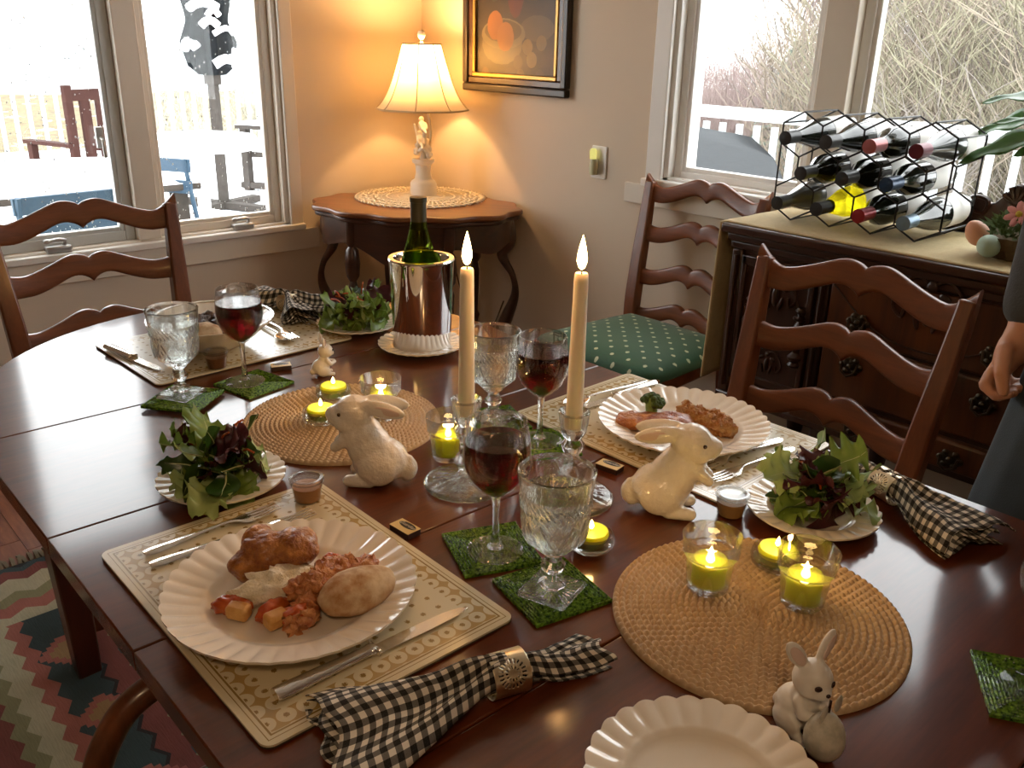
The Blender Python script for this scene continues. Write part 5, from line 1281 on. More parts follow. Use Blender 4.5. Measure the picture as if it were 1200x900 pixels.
# ------------------------------------------------------------------ glasses
M['wine'] = NT('red_wine').set((0.055, 0.0006, 0.002), 0.02, **{'Transmission Weight': 1.0, 'IOR': 1.34}).m
M['water'] = solid_glass('drinking_water', (0.99, 1, 1), 1.33, 0.0, 0.2)
def wine_glass(label, loc, fill, group=None):
    r = thing('wine_glass', label, 'wine glass', loc, 0, group)
    o = [(0.0065, 0.074), (0.016, 0.080), (0.030, 0.094), (0.0385, 0.112), (0.0405, 0.125), (0.0395, 0.142), (0.0365, 0.160), (0.0350, 0.170)]
    i = [(r_ - 0.0012, z_ + (0.001 if z_ < 0.1 else 0)) for r_, z_ in reversed(o)]
    MB().lathe(o + [(0.0345, 0.1706)] + i + [(0.0, 0.0765)], 48, cap0=False, cap1=False).build('bowl', M['thin'], r, angle=80)
    MB().lathe([(0.0, 0.0035), (0.010, 0.005), (0.0055, 0.012), (0.0042, 0.030), (0.0040, 0.055), (0.0052, 0.070), (0.0065, 0.0745), (0, 0.0745)], 20, cap0=False).build('stem', M['glass'], r)
    MB().lathe([(0.0, 0.0), (0.033, 0.0), (0.034, 0.0012), (0.031, 0.0022), (0.012, 0.0045), (0, 0.0055)], 40, cap0=False).build('foot', M['thin'], r)
    if fill:
        pr = [(0.0, 0.0772)] + [(r_ - 0.0014, z_ + 0.0012) for r_, z_ in o if z_ < fill] ;
        zz = [q for q in o if q[1] >= fill][0]; lo_ = [q for q in o if q[1] < fill][-1]; f = (fill - lo_[1]) / (zz[1] - lo_[1]); rr = lo_[0] + (zz[0] - lo_[0]) * f - 0.0014
        MB().lathe(pr + [(rr, fill), (0, fill)], 48, cap0=False, cap1=False).build('red_wine', M['wine'], r, angle=60)
    return r
wine_glass('glass of red wine in front, on the green coaster beside the goblet', (-0.693, 0.614, CZ_), 0.146)
wine_glass('glass of red wine at the window end of the table', (-1.397, 0.640, CZ_), 0.145)
wine_glass('glass of red wine on the sideboard side, behind the candlestick', (-0.886, 0.872, CZ_), 0.145)
wine_glass('empty stemmed glass at the right edge of the picture', (-0.165, 0.848, CZ_), 0)
def goblet(label, loc, rz):
    r = thing('water_goblet', label, 'goblet', loc, rz, None)
    zs = [0.058, 0.062, 0.068] + [0.068 + 0.0022 * k for k in range(1, 38)]
    def rad(z): return 0.016 + 0.0165 * smoothstep(0.050, 0.076, z) + 0.0095 * max(0, (z - 0.062) / 0.09)
    def fn(r_, z, a):
        if 0.066 < z < 0.104:    # raised diamonds
            d = 0.0034 * max(abs(cos(6 * a + (z - 0.066) * 83)) ** 7, abs(cos(6 * a - (z - 0.066) * 83)) ** 7) + 0.0016 * max(0, cos(12 * a) * cos((z - 0.085) * 165)) ** 2 - 0.0010
            return r_ + d * sin(pi * (z - 0.066) / 0.038) ** 0.5, z
        if 0.108 < z < 0.122: return r_ + 0.0018 * sin(34 * a + z * 650), z
        return r_, z
    o = [(rad(z), z) for z in zs]; top = zs[-1]
    prof = [(0.0, 0.056)] + o + [(rad(top) + 0.0004, top + 0.002), (rad(top) - 0.0012, top + 0.003)] + [(rad(z) - 0.0030, z) for z in reversed(zs[4:])] + [(0.0, 0.0690)]
    MB().lathe(prof, 192, fn, cap0=False, cap1=False).build('bowl', M['glass'], r, angle=40)
    s_ = MB().lathe([(0.0, 0.006), (0.013, 0.008), (0.016, 0.013), (0.009, 0.018), (0.008, 0.026), (0.013, 0.031), (0.014, 0.036), (0.009, 0.042), (0.009, 0.048), (0.015, 0.053), (0.018, 0.0575), (0, 0.0575)], 24, lambda r_, z, a: (r_ * (1 + 0.06 * cos(8 * a)), z), cap0=False)
    s_.build('stem', M['glass'], r)
    b = MB().prism([(-0.029, -0.029), (0.029, -0.029), (0.029, 0.029), (-0.029, 0.029)], 0, 0.007); b.build('square_foot', M['glass'], r, bevel=0.002)
    b = MB()
    for k in range(28):
        a = 2 * pi * k / 28; L_ = 0.026 / max(abs(cos(a)), abs(sin(a))); b.tube([(0.013 * cos(a), 0.013 * sin(a), 0.0072), (L_ * cos(a), L_ * sin(a), 0.0072)], [0.0006, 0.0018], 5)
    b.build('foot_rays', M['glass'], r)
    zw = [z for z in zs if 0.0700 < z < 0.128]
    MB().lathe([(0.0, 0.0692)] + [(rad(z) - 0.0031, z) for z in zw] + [(0.0, zw[-1])], 64, cap0=False, cap1=False).build('water', M['water'], r, angle=60)
    return r
goblet('cut-glass water goblet with square foot in front, beside the wine glass', (-0.587, 0.606, CZ_), radians(18))
goblet('cut-glass water goblet with square foot at the window end of the table', (-1.395, 0.524, CZ_ + 0.004), radians(30))
goblet('cut-glass water goblet with square foot behind the left taper candle', (-0.993, 0.870, CZ_), radians(10))

# ------------------------------------------------------------------ candles
def flame_mb(h, w):
    return MB().lathe([(0.0, 0.0), (w * 0.60, h * 0.08), (w, h * 0.26), (w * 0.92, h * 0.42), (w * 0.62, h * 0.66), (w * 0.28, h * 0.86), (0, h)], 14, cap0=False, cap1=False)
def taper(label, loc, h):
    r = thing('taper_candle', label, 'candle', loc)
    MB().lathe([(0.0, 0.0), (0.0105, 0.0), (0.0112, 0.02), (0.0090, h - 0.01), (0.0086, h - 0.002), (0.0074, h), (0.004, h - 0.002), (0, h - 0.003)], 24, cap0=False, cap1=False).build('wax_stick', M['wax'], r)
    MB().tube([(0, 0, h - 0.003), (0.0004, 0, h + 0.006)], 0.0009, 6).build('wick', M['wick'], r)
    MB().lathe([], 3) if False else None
    flame_mb(0.044, 0.0066).build('flame', M['flame'], r, (0, 0, h + 0.0035))
    li = bpy.data.lights.new('taper_flame_light', 'POINT'); li.energy = 0.9; li.color = (1.0, 0.5, 0.17); li.shadow_soft_size = 0.012
    lo = bpy.data.objects.new('taper_flame_light', li); C.objects.link(lo); lo.parent = r; lo.location = (0, 0, h + 0.05)
def candlestick(label, loc):
    r = thing('glass_candlestick', label, 'candlestick', loc)
    pat = lambda r_, z, a: (r_, z + (0.0010 * abs(sin(10 * a)) * abs(sin(r_ * 260)) if 0.018 < r_ < 0.054 and z > 0.003 else 0))
    MB().lathe([(0.0, 0.0), (0.057, 0.0), (0.059, 0.003), (0.057, 0.006)] + [(0.057 - 0.003 * k, 0.006 + 0.0005 * k) for k in range(1, 14)] + [(0.014, 0.016), (0.0, 0.016)], 120, pat, cap0=False, cap1=False).build('base', M['glass'], r, angle=60)
    MB().lathe([(0.0, 0.0155), (0.013, 0.0155), (0.010, 0.024), (0.015, 0.032), (0.016, 0.040), (0.010, 0.050), (0.009, 0.066), (0.014, 0.074), (0.016, 0.082), (0.010, 0.090), (0.0, 0.090)], 20, lambda r_, z, a: (r_ * (1 + .07 * cos(8 * a)), z), cap0=False, cap1=False).build('stem', M['glass'], r)
    MB().lathe([(0.0, 0.0898), (0.011, 0.0898), (0.016, 0.098), (0.0185, 0.112), (0.021, 0.128), (0.0195, 0.129), (0.0130, 0.124), (0.0125, 0.106), (0.0, 0.105)], 32, lambda r_, z, a: (r_ * (1 + .05 * cos(10 * a) * (0.095 < z < 0.12)), z), cap0=False, cap1=False).build('socket', M['glass'], r)
SKA, SKC = (-0.856, 0.702, T0), (-0.7335, 0.784, T0)
candlestick('pressed-glass candlestick left of the front wine glass', SKA); taper('lit ivory taper candle in the left glass candlestick', (SKA[0], SKA[1], T0 + 0.1055), 0.202)
candlestick('pressed-glass candlestick behind the front goblet', SKC); taper('lit ivory taper candle in the right glass candlestick', (SKC[0], SKC[1], T0 + 0.1055), 0.208)
def votive_wax():
    t = NT('lime_votive_wax'); t.set((0.50, 0.60, 0.035), 0.5); t.b.inputs['Subsurface Weight'].default_value = 1.0; t.b.inputs['Subsurface Scale'].default_value = 0.02; t.b.inputs['Subsurface Radius'].default_value = (1.0, 0.8, 0.15); return t.m
M['lime'] = votive_wax()
M['flame2'] = emit('votive_flame', (1.0, 0.66, 0.22), CANDLE_E * 0.6)
M['tin'] = plain('tealight_green_cup', (0.16, 0.26, 0.06), 0.4)
def vlight(r, z, e=0.10):
    li = bpy.data.lights.new('votive_flame_light', 'POINT'); li.energy = e; li.color = (1.0, 0.58, 0.2); li.shadow_soft_size = 0.006
    lo = bpy.data.objects.new('votive_flame_light', li); C.objects.link(lo); lo.parent = r; lo.location = (0, 0, z)
def votive_cup(label, loc):
    cup = thing('votive_cup', label + ', glass cup', 'votive cup', loc)
    o = [(0.0, 0.0), (0.0215, 0.0), (0.0238, 0.003), (0.0265, 0.032), (0.0283, 0.0445), (0.0312, 0.0458), (0.0332, 0.0668)]
    MB().lathe(o + [(0.0325, 0.0680), (0.0316, 0.0668), (0.0297, 0.0470), (0.0252, 0.032), (0.0222, 0.008), (0.0, 0.008)], 48, cap0=False, cap1=False).build('glass_wall', M['votive'], cup, angle=60)
    c = thing('votive_candle', label + ', lime green candle inside', 'candle', (loc[0], loc[1], loc[2] + 0.0083))
    MB().lathe([(0.0, 0.0), (0.0186, 0.0), (0.0196, 0.026), (0.0182, 0.030), (0.012, 0.0285), (0.0, 0.027)], 32, cap0=False, cap1=False).build('wax', M['lime'], c)
    MB().tube([(0, 0, 0.026), (0.0003, 0, 0.031)], 0.0008, 6).build('wick', M['wick'], c)
    flame_mb(0.015, 0.0034).build('flame', M['flame2'], c, (0, 0, 0.030)); vlight(c, 0.048)
def tealight(label, loc):
    h = thing('tealight_holder', label + ', round glass holder', 'tealight holder', loc)
    MB().lathe([(0.0, 0.0), (0.020, 0.0), (0.028, 0.006), (0.030, 0.014), (0.028, 0.022), (0.0255, 0.0235), (0.0235, 0.020), (0.021, 0.010), (0.0, 0.008)], 40, cap0=False, cap1=False).build('glass_wall', M['votive'], h, angle=60)
    c = thing('tealight', label + ', lime green tealight', 'tealight', (loc[0], loc[1], loc[2] + 0.0085))
    MB().lathe([(0.0, 0.0), (0.0190, 0.0), (0.0205, 0.008), (0.0, 0.008)], 28, cap0=False, cap1=False).build('cup', M['tin'], c)
    MB().lathe([(0.0, 0.0075), (0.0205, 0.0078), (0.0220, 0.013), (0.0205, 0.017), (0.010, 0.0165), (0.0, 0.016)], 32, cap0=False, cap1=False).build('wax', M['lime'], c)
    MB().tube([(0, 0, 0.015), (0.0003, 0, 0.020)], 0.0008, 6).build('wick', M['wick'], c)
    flame_mb(0.013, 0.0032).build('flame', M['flame2'], c, (0, 0, 0.0185)); vlight(c, 0.036, 0.08)
votive_cup('left votive on the near rattan mat', (-0.478, 0.745, RZM)); votive_cup('right votive on the near rattan mat', (-0.392, 0.800, RZM))
tealight('low candle on the near rattan mat', (-0.452, 0.842, RZM))
votive_cup('tall votive on the far rattan mat', (-1.112, 0.735, RZM)); tealight('back left low candle on the far rattan mat', (-1.226, 0.716, RZM)); tealight('front low candle on the far rattan mat', (-1.155, 0.650, RZM))
votive_cup('votive beside the left candlestick', (-0.938, 0.735, T0)); tealight('low candle half hidden behind the front goblet', (-0.628, 0.712, T0))

# ------------------------------------------------------------------ wine cooler
wc = thing('wine_cooler', 'polished steel wine cooler on a small plate', 'wine cooler', (-1.358, 1.000, T0 + 0.0066))
MB().lathe([(0.0, 0.0), (0.054, 0.0), (0.056, 0.004), (0.063, 0.172), (0.0645, 0.177), (0.063, 0.180), (0.054, 0.180), (0.0525, 0.176), (0.048, 0.02), (0.0, 0.018)], 64, cap0=False, cap1=False).build('steel_wall', M['steel'], wc, angle=40)
bt = bottle('burg', M['g_green'], plain('dark_neck_foil', (0.05, 0.045, 0.02), 0.4), 'open green wine bottle standing in the steel cooler', (-1.362, 0.998, T0 + 0.0255), 0, False, None, 'wine_bottle', True, 0.235)
bt.scale = (0.95, 0.95, 0.915)

# ------------------------------------------------------------------ rabbits
M['eye'] = plain('dark_painted_eye', (0.03, 0.01, 0.01), 0.15, coat=0.5); M['pinkear'] = plain('faint_pink_glaze', (0.72, 0.55, 0.48), 0.2, coat=0.4)
def big_rabbit(label, loc, rz, turn=0.0):
    r = thing('ceramic_rabbit', label, 'rabbit figurine', loc, rz)
    b = MB()
    b.ell((-0.022, 0, 0.034), (0.040, 0.033, 0.034)); b.ell((-0.008, 0, 0.052), (0.032, 0.028, 0.036), (0, 0.35, 0)); b.ell((0.010, 0, 0.070), (0.024, 0.023, 0.030), (0, 0.3, 0))
    for s in (-1, 1):
        b.ell((-0.022, 0.022 * s, 0.030), (0.028, 0.014, 0.026)); b.cap((-0.01, 0.020 * s, 0.009), (0.018, 0.020 * s, 0.0085), 0.0095, 0.0090); b.cap((0.024, 0.012 * s, 0.066), (0.038, 0.010 * s, 0.054), 0.009, 0.0075)
    b.ell((-0.060, 0, 0.022), (0.014, 0.013, 0.018), (0, -0.3, 0)); b.ell((-0.062, 0, 0.036), (0.007, 0.006, 0.008))
    Rm = Matrix.Rotation(turn, 3, 'Z'); hc = Vector((0.012, 0, 0.101))
    def H(p): return hc + Rm @ Vector(p)
    b.ell(H((0.000, 0, 0.002)), (0.028, 0.024, 0.025), Rm); b.ell(H((0.020, 0, -0.004)), (0.019, 0.0175, 0.0175), Rm); b.ell(H((0.030, 0, -0.002)), (0.0105, 0.010, 0.011), Rm)
    for s in (-1, 1):
        b.ell(H((0.010, 0.014 * s, -0.009)), (0.016, 0.010, 0.013), Rm)
        b.ell(H((-0.040, 0.013 * s, 0.013)), (0.035, 0.0070, 0.0120), Rm @ Matrix.Rotation(-0.12 * s, 3, 'Z') @ Matrix.Rotation(-0.12, 3, 'Y'))
        b.cap(H((-0.008, 0.009 * s, 0.016)), H((-0.022, 0.011 * s, 0.015)), 0.007, 0.006)
    b.ell((0.008, 0, 0.088), (0.022, 0.021, 0.022)); b.ell((-0.004, 0, 0.068), (0.025, 0.025, 0.030), (0, 0.35, 0))
    b.build('body', M['furglaze'], r, remesh=0.0022, rsm=3)
    for s in (-1, 1):
        MB().ell(H((0.016, 0.0192 * s, 0.005)), (0.0028, 0.0016, 0.0028), Rm, 10, 8).build('eye', M['eye'], r)
        MB().ell(H((-0.046, 0.0192 * s, 0.0132)), (0.022, 0.0013, 0.006), Rm @ Matrix.Rotation(-0.12 * s, 3, 'Z') @ Matrix.Rotation(-0.12, 3, 'Y'), 12, 6).build('inner_ear', M['pinkear'], r)
big_rabbit('white glazed rabbit facing left at the near edge of the far rattan mat', (-0.953, 0.600, T0), radians(-137))
big_rabbit('white glazed rabbit facing right before the fish plate', (-0.618, 0.866, T0), radians(38))
def small_rabbit(label, loc, rz, mat, sc, egg):
    r = thing('rabbit_figurine', label, 'rabbit figurine', loc, rz); r.scale = (sc, sc, sc)
    b = MB(); b.ell((-0.008, 0, 0.022), (0.023, 0.020, 0.022)); b.ell((0.0, 0, 0.036), (0.015, 0.014, 0.020)); b.ell((0.005, 0, 0.064), (0.0195, 0.0190, 0.0190)); b.ell((0.018, 0, 0.058), (0.009, 0.010, 0.008))
    for s in (-1, 1):
        b.ell((0.012, 0.010 * s, 0.058), (0.008, 0.007, 0.007)); b.ell((-0.004, 0.015 * s, 0.014), (0.018, 0.009, 0.014)); b.cap((0.006, 0.014 * s, 0.0055), (0.020, 0.014 * s, 0.005), 0.0055, 0.005)
        b.cap((0.006, 0.013 * s, 0.042), (0.014, 0.014 * s, 0.032), 0.006, 0.0055); b.cap((0.014, 0.014 * s, 0.032), (0.026, 0.004 * s, 0.034), 0.0055, 0.005)
        b.ell((-0.002, 0.0175 * s, 0.091), (0.0045, 0.0085, 0.0185), Euler((-0.62 * s, 0, 0.25 * s)).to_matrix())
    b.ell((-0.030, 0, 0.012), 0.008); b.build('body', mat, r, remesh=0.0018, rsm=3)
    for s in (-1, 1):
        MB().ell((0.0222, 0.0088 * s, 0.0670), (0.0016, 0.0038, 0.0032), Matrix.Rotation(0.45 * s, 3, 'Z'), 10, 8).build('eye', M['eye'], r)
        MB().ell((0.0018, 0.0190 * s, 0.092), (0.0016, 0.0055, 0.0135), Euler((-0.62 * s, 0, 0.25 * s)).to_matrix(), 10, 8).build('inner_ear', M['pinkear'], r)
    MB().ell((0.0268, 0, 0.0600), (0.0020, 0.0026, 0.0018), None, 8, 6).build('nose', M['eye'], r)
    if egg:
        MB().lathe([(max(0, q) * 0.90, z_ * 0.90) for q, z_ in eggp], 20).build('painted_egg', M['matte_egg'], r, (0.036, -0.006, 0.0245))
        bf = MB()
        for s in (-1, 1): bf.ell((0.036, -0.004 + 0.008 * s, 0.054 + 0.004 * s), (0.002, 0.008, 0.009), Euler((0.5 * s, 0, 0.4)).to_matrix(), 12, 8)
        bf.build('butterfly', M['matte_egg'], r); MB().tube([(0.034, -0.004, 0.046), (0.034, -0.004, 0.062)], 0.0014, 6).build('paintbrush', M['eye'], r)
M['matte_egg'] = fmat('painted_floral_egg', srgb('a8a596'), srgb('c9c2b4'), 0.55, 90, 0.1, 0.001, 0.0)
small_rabbit('small white ceramic rabbit with upright ears behind the far rattan mat', (-1.352, 0.773, T0), radians(72), M['ceramic'], 0.72, False)
small_rabbit('small matte rabbit holding a painted egg, near the bottom edge', (-0.292, 0.633, T0), radians(-18), M['matte_rabbit'], 0.94, True)

# ------------------------------------------------------------------ cutlery
def prof_sheet(pts, th, bend=None, n=7):
    """flat handle: pts (y, half width, z); lens-shaped section"""
    ps = catmull([(p[0], p[1], p[2]) for p in pts], 6); b = MB()
    def fn(u, v):
        p = ps[min(int(u * (len(ps) - 1) + .5), len(ps) - 1)]; a = 2 * pi * v
        return (max(p.y, 0.0004) * cos(a), p.x, p.z + th * 0.5 * sin(a))
    b.grid(fn, len(ps), 12, False, True); b.f.append(tuple(range(12))); b.f.append(tuple((len(ps) - 1) * 12 + i for i in range(12))); return b
def fork(label, loc, rz, L=0.18, mirror=False):
    r = thing('fork', label, 'fork', loc, rz); k = L / 0.19
    prof_sheet([(0, 0.0055, 0.0035), (0.012, 0.0085, 0.0035), (0.035, 0.0068, 0.004), (0.08, 0.0038, 0.006), (0.115, 0.0030, 0.007), (0.128, 0.006, 0.0055), (0.138, 0.0115, 0.004), (0.150, 0.0125, 0.0035)], 0.0032).xf(Matrix.Diagonal((1, k, 1, 1))).build('handle', M['silver'], r)
    for i in range(4): MB().tube(catmull([((-0.0098 + 0.0065 * i), 0.146 * k, 0.0035), ((-0.0098 + 0.0065 * i), 0.165 * k, 0.0035), ((-0.0092 + 0.0061 * i), 0.190 * k, 0.0065)], 4), [0.0022] * 5 + [0.0018, 0.0015, 0.0012, 0.0008], 6).build('tine', M['silver'], r)
    for s in (-1, 1): MB().ell((0, 0.012 * k, 0.0055), (0.004, 0.007, 0.001), None, 8, 5)
    MB().ell((0, 0.022 * k, 0.0048), (0.003, 0.016, 0.0012), None, 10, 6).build('handle_ornament', M['silver'], r)
def knife(label, loc, rz, L=0.222):
    r = thing('table_knife', label, 'knife', loc, rz); k = L / 0.222
    prof_sheet([(0, 0.0075, 0.0065), (0.006, 0.0095, 0.0065), (0.05, 0.0085, 0.0065), (0.095, 0.0070, 0.0060), (0.102, 0.0085, 0.006), (0.108, 0.007, 0.005)], 0.0105).xf(Matrix.Diagonal((1, k, 1, 1))).build('handle', M['silver'], r)
    out = [(-0.0075, 0.106), (-0.0078, 0.16), (-0.0070, 0.195), (-0.0030, 0.215), (0.003, 0.222), (0.0075, 0.205), (0.0085, 0.17), (0.0075, 0.106)]
    MB().prism([(x, y * k) for x, y in out], 0.0022, 0.0036).build('blade', M['silver'], r, bevel=0.0005)
    MB().box((0, 0.107 * k, 0.005), (0.020, 0.004, 0.009)).build('bolster', M['silver'], r, bevel=0.002)
def spoon(label, loc, rz):
    r = thing('spoon', label, 'spoon', loc, rz)
    prof_sheet([(0, 0.0055, 0.0035), (0.012, 0.0085, 0.0035), (0.035, 0.0065, 0.004), (0.09, 0.0035, 0.006), (0.135, 0.0030, 0.007), (0.145, 0.005, 0.006)], 0.0032).build('handle', M['silver'], r)
    MB().grid(lambda u, v: (0.019 * sin(pi * u) ** 0.7 * (2 * v - 1), 0.140 + 0.058 * u, 0.0065 - 0.0055 * sin(pi * u) * (1 - (2 * v - 1) ** 2)), 20, 11).build('spoon_bowl', M['silver'], r, solid=0.0012)
fork('silver fork nearest the long table edge, left of the front plate', (-0.948, 0.290, PZ), 0.0, 0.172)
fork('silver fork tucked beside the front plate rim', (-0.920, 0.286, PZ), radians(-4), 0.205)
knife('silver table knife right of the front plate', (-0.628, 0.288, PZ), radians(-1), 0.225)
knife('silver table knife left of the deep bowl on the far placemat', (-1.722, 0.515, PZ), radians(-80), 0.19)
fork('silver fork right of the deep bowl by the far napkin', (-1.725, 0.842, PZ), radians(-97), 0.185)
spoon('silver spoon right of the deep bowl by the far napkin', (-1.735, 0.815, PZ), radians(-92))
knife('silver table knife at the left of the fish plate', (-0.925, 1.195, PZ), radians(178), 0.21)
spoon('silver spoon at the left edge of the right placemat', (-0.945, 1.195, PZ), radians(176))
fork('silver fork at the right rim of the fish plate', (-0.648, 1.165, PZ), radians(174), 0.19)
fork('silver fork at the right edge of the right placemat', (-0.618, 1.150, PZ), radians(176), 0.19)

# ------------------------------------------------------------------ sauce cups, chocolate boxes
M['plastic'] = thin_glass('frosted_cup_plastic', (0.86, 0.86, 0.85), 1.4, 0.15)
def dressing(c): return plain('salad_dressing', c, 0.4, var=0.12, scale=90)
def sauce(label, loc, c):
    r = thing('sauce_cup', label, 'sauce cup', loc)
    MB().lathe([(0.0, 0.0), (0.0165, 0.0), (0.0170, 0.001), (0.0215, 0.030), (0.0225, 0.030), (0.0210, 0.0300), (0.0160, 0.0015), (0.0, 0.0012)], 36, cap0=False, cap1=False).build('cup', M['plastic'], r, angle=50)
    MB().lathe([(0.0, 0.0018), (0.0158, 0.0018), (0.0190, 0.021), (0.0, 0.021)], 32, cap0=False, cap1=False).build('dressing', dressing(c), r, angle=50)
    MB().lathe([(0.0, 0.0305), (0.0165, 0.0305), (0.0180, 0.0335), (0.0215, 0.0338), (0.0232, 0.0325), (0.0232, 0.0285), (0.0222, 0.0285), (0.0222, 0.0315), (0.0185, 0.0322), (0.0172, 0.0293), (0, 0.0293)], 36, cap0=False, cap1=False).build('lid', M['plastic'], r, angle=40)
sauce('lidded plastic cup of peach dressing at the corner of the front placemat', (-0.948, 0.506, PZ), srgb('c9894f')); sauce('lidded plastic cup of brown dressing before the deep bowl', (-1.498, 0.634, PZ), srgb('9a6a45')); sauce('lidded plastic cup of pale dressing beside the right-hand rabbit', (-0.566, 0.916, T0), srgb('b08a5c'))
M['goldfoil'] = plain('gold_box_top', (0.74, 0.55, 0.24), 0.4, 0.2); M['boxside'] = plain('dark_brown_box_side', (0.035, 0.012, 0.01), 0.5); M['oval'] = plain('black_oval_print', (0.012, 0.010, 0.008), 0.4); M['print'] = plain('silver_lettering', (0.6, 0.55, 0.48), 0.4)
tc = bpy.data.curves.new('logo_text', 'FONT'); tc.body = 'Guardian'; tc.size = 0.0075; tc.align_x = 'CENTER'; tc.align_y = 'CENTER'; tc.shear = 0.3; tc.extrude = 0.00008
_to = bpy.data.objects.new('logo_text', tc); C.objects.link(_to); bpy.context.view_layer.update()
tmesh = bpy.data.meshes.new_from_object(_to.evaluated_get(bpy.context.evaluated_depsgraph_get())); bpy.data.objects.remove(_to); tmesh.materials.clear(); tmesh.materials.append(M['print'])
def choc(label, loc, rz):
    r = thing('chocolate_box', label, 'small box', loc, rz)
    MB().box((0, 0, 0.0042), (0.036, 0.021, 0.0084)).build('sleeve', M['boxside'], r, bevel=0.0008)
    t_ = MB().box((0, 0, 0.0086), (0.036, 0.021, 0.0006)).build('gold_top', M['goldfoil'], r)
    MB().lathe([(0.0, 0.0089), (0.0145, 0.0089), (0.0145, 0.0091), (0.0, 0.0091)], 32, cap0=False, cap1=False).xf(Matrix.Diagonal((1, 0.40, 1, 1))).build('logo_oval', M['oval'], t_, (0.001, 0.0035, 0))
    link('lettering', tmesh, t_, (0.001, 0.0035, 0.00925))
choc('gold-topped dark little box with oval logo beside the front placemat', (-0.803, 0.560, T0), radians(4)); choc('gold-topped little box beside the far placemat', (-1.428, 0.726, T0), radians(70)); choc('gold-topped little box in front of the right placemat', (-0.757, 0.890, T0), radians(10))

# ------------------------------------------------------------------ napkins and rings
def gingham():
    t = NT('black_white_gingham'); uv = t.co('UV'); x, y, z = t.xyz(uv); p = 0.0125
    a = t.math('LESS_THAN', t.math('FRACT', t.math('DIVIDE', x, p)), 0.5); b_ = t.math('LESS_THAN', t.math('FRACT', t.math('DIVIDE', y, p)), 0.5)
    s_ = t.math('MULTIPLY', t.math('ADD', a, b_), 0.5)
    n = t.noise(t.mapping(uv, (900, 900, 1)), 1, 2)
    t.set(t.mix(t.math('MULTIPLY', t.math('POWER', s_, 0.30), t.math('ADD', 0.92, t.math('MULTIPLY', n, 0.16)), clamp=True), srgb('e0d8ca'), srgb('120e0c')), 0.9); t.bump(n, 0.25, 0.001); return t.m
M['gingham'] = gingham()
def lobe(b, uvs, p_ring, p_end, w_end, h_end, seed, up_end=0.0, layers=3, nf=3.0):
    """one side of a gathered napkin: from the ring outwards, a few folded layers"""
    p0, p1 = Vector(p_ring), Vector(p_end); d = p1 - p0; L = d.length; dx = d.normalized(); side = Vector((-dx.y, dx.x, 0)).normalized()
    for ly in range(layers):
        nu, nv = 26, 44; n0 = len(b.v); fy = ly / max(1, layers - 1)
        off_ = (ly - (layers - 1) / 2) * 0.10 * w_end; shrink = 1 - 0.12 * (layers - 1 - ly)
        def fn(u, v):
            s = u; x = (v - .5) * 2
            w = 0.0145 + (w_end * shrink - 0.0145) * smoothstep(0.08, 1, s) ** 0.8
            fold = sin(x * pi * nf + seed + ly * 1.3) * (0.011 * (1 - s * 0.62)) * smoothstep(0.0, 0.3, s)
            arch = (h_end * (0.35 + 0.65 * fy)) * (1 - x * x) ** 0.8 * smoothstep(-0.3, 0.8, s) * (1 - 0.45 * s)
            tube = 0.015 * (1 - smoothstep(0, 0.45, s)) * ((fy * 2 - 1) * (1 - x * x) ** .5)
            c = p0.lerp(p1, s) + side * (x * w + off_ * s)
            lead = 0.018 * noise.noise(Vector((x * 1.5, seed, ly))) * s
            base = p0.z + (0.0015 + 0.0030 * ly - p0.z + TZ) * smoothstep(0.0, 0.7, s)
            z = base + arch + tube + fold * (0.5 + 0.5 * fy) * (1 - abs(x) ** 3) + 0.003 * noise.noise(Vector((x * 4, s * 6, seed + ly))) + up_end * s * fy
            return Vector((c.x, c.y, max(z, TZ + 0.0012 + 0.0022 * ly))) + dx * lead
        b.grid(fn, nu, nv)
        for i in range(nu):
            for j in range(nv):
                s = i / (nu - 1); w = 0.05 + (w_end - 0.05) * smoothstep(0, 1, s) ** .8
                uvs.append((s * L + 0.007 * ly + 0.2 * seed, (j / (nv - 1) - .5) * 2 * max(w, 0.05) * 1.0 + 0.004 * ly))
def napkin(label, ring, lobes, seed, rr=0.0185, rl=0.036):
    b = MB(); uvs = []
    for k, (end, w_, h_, up_, ly, nf) in enumerate(lobes): lobe(b, uvs, ring, end, w_, h_, seed + k * 1.7, up_, ly, nf)
    b.uv = uvs
    o = b.build('checked_napkin', M['gingham'], None, angle=70); o.modifiers.new('solid', 'SOLIDIFY').thickness = 0.0011; props(o, label, 'napkin'); return o
def ring_mesh():
    """pierced cuff with sunburst slots"""
    b = MB(); rr, hl = 0.0205, 0.0185; nu, nv = 96, 30; pat = []
    def hole(u, v):
        a = (u * 3) % 1 - .5; X = a * 2 * pi * rr / 3; Y = (v - .5) * 2 * hl; d = hypot(X, Y); t_ = atan2(Y, X)
        if 0.0095 < d < 0.0145 and (t_ * 20 / (2 * pi)) % 1 < 0.45: return True
        if 0.0045 < d < 0.0075 and (t_ * 12 / (2 * pi)) % 1 < 0.45: return True
        return False
    nu, nv = 240, 56
    vs = [Vector((rr * cos(2 * pi * i / nu), (j / nv - .5) * 2 * hl, rr * sin(2 * pi * i / nu))) for i in range(nu) for j in range(nv + 1)]; fs = []
    for i in range(nu):
        for j in range(nv):
            if not hole((i + .5) / nu, (j + .5) / nv): k = (i + 1) % nu; fs.append((i * (nv + 1) + j, k * (nv + 1) + j, k * (nv + 1) + j + 1, i * (nv + 1) + j + 1))
    b.add(vs, fs); return b.mesh('napkin_ring', M['brass'], True, 60)
rgm = ring_mesh()
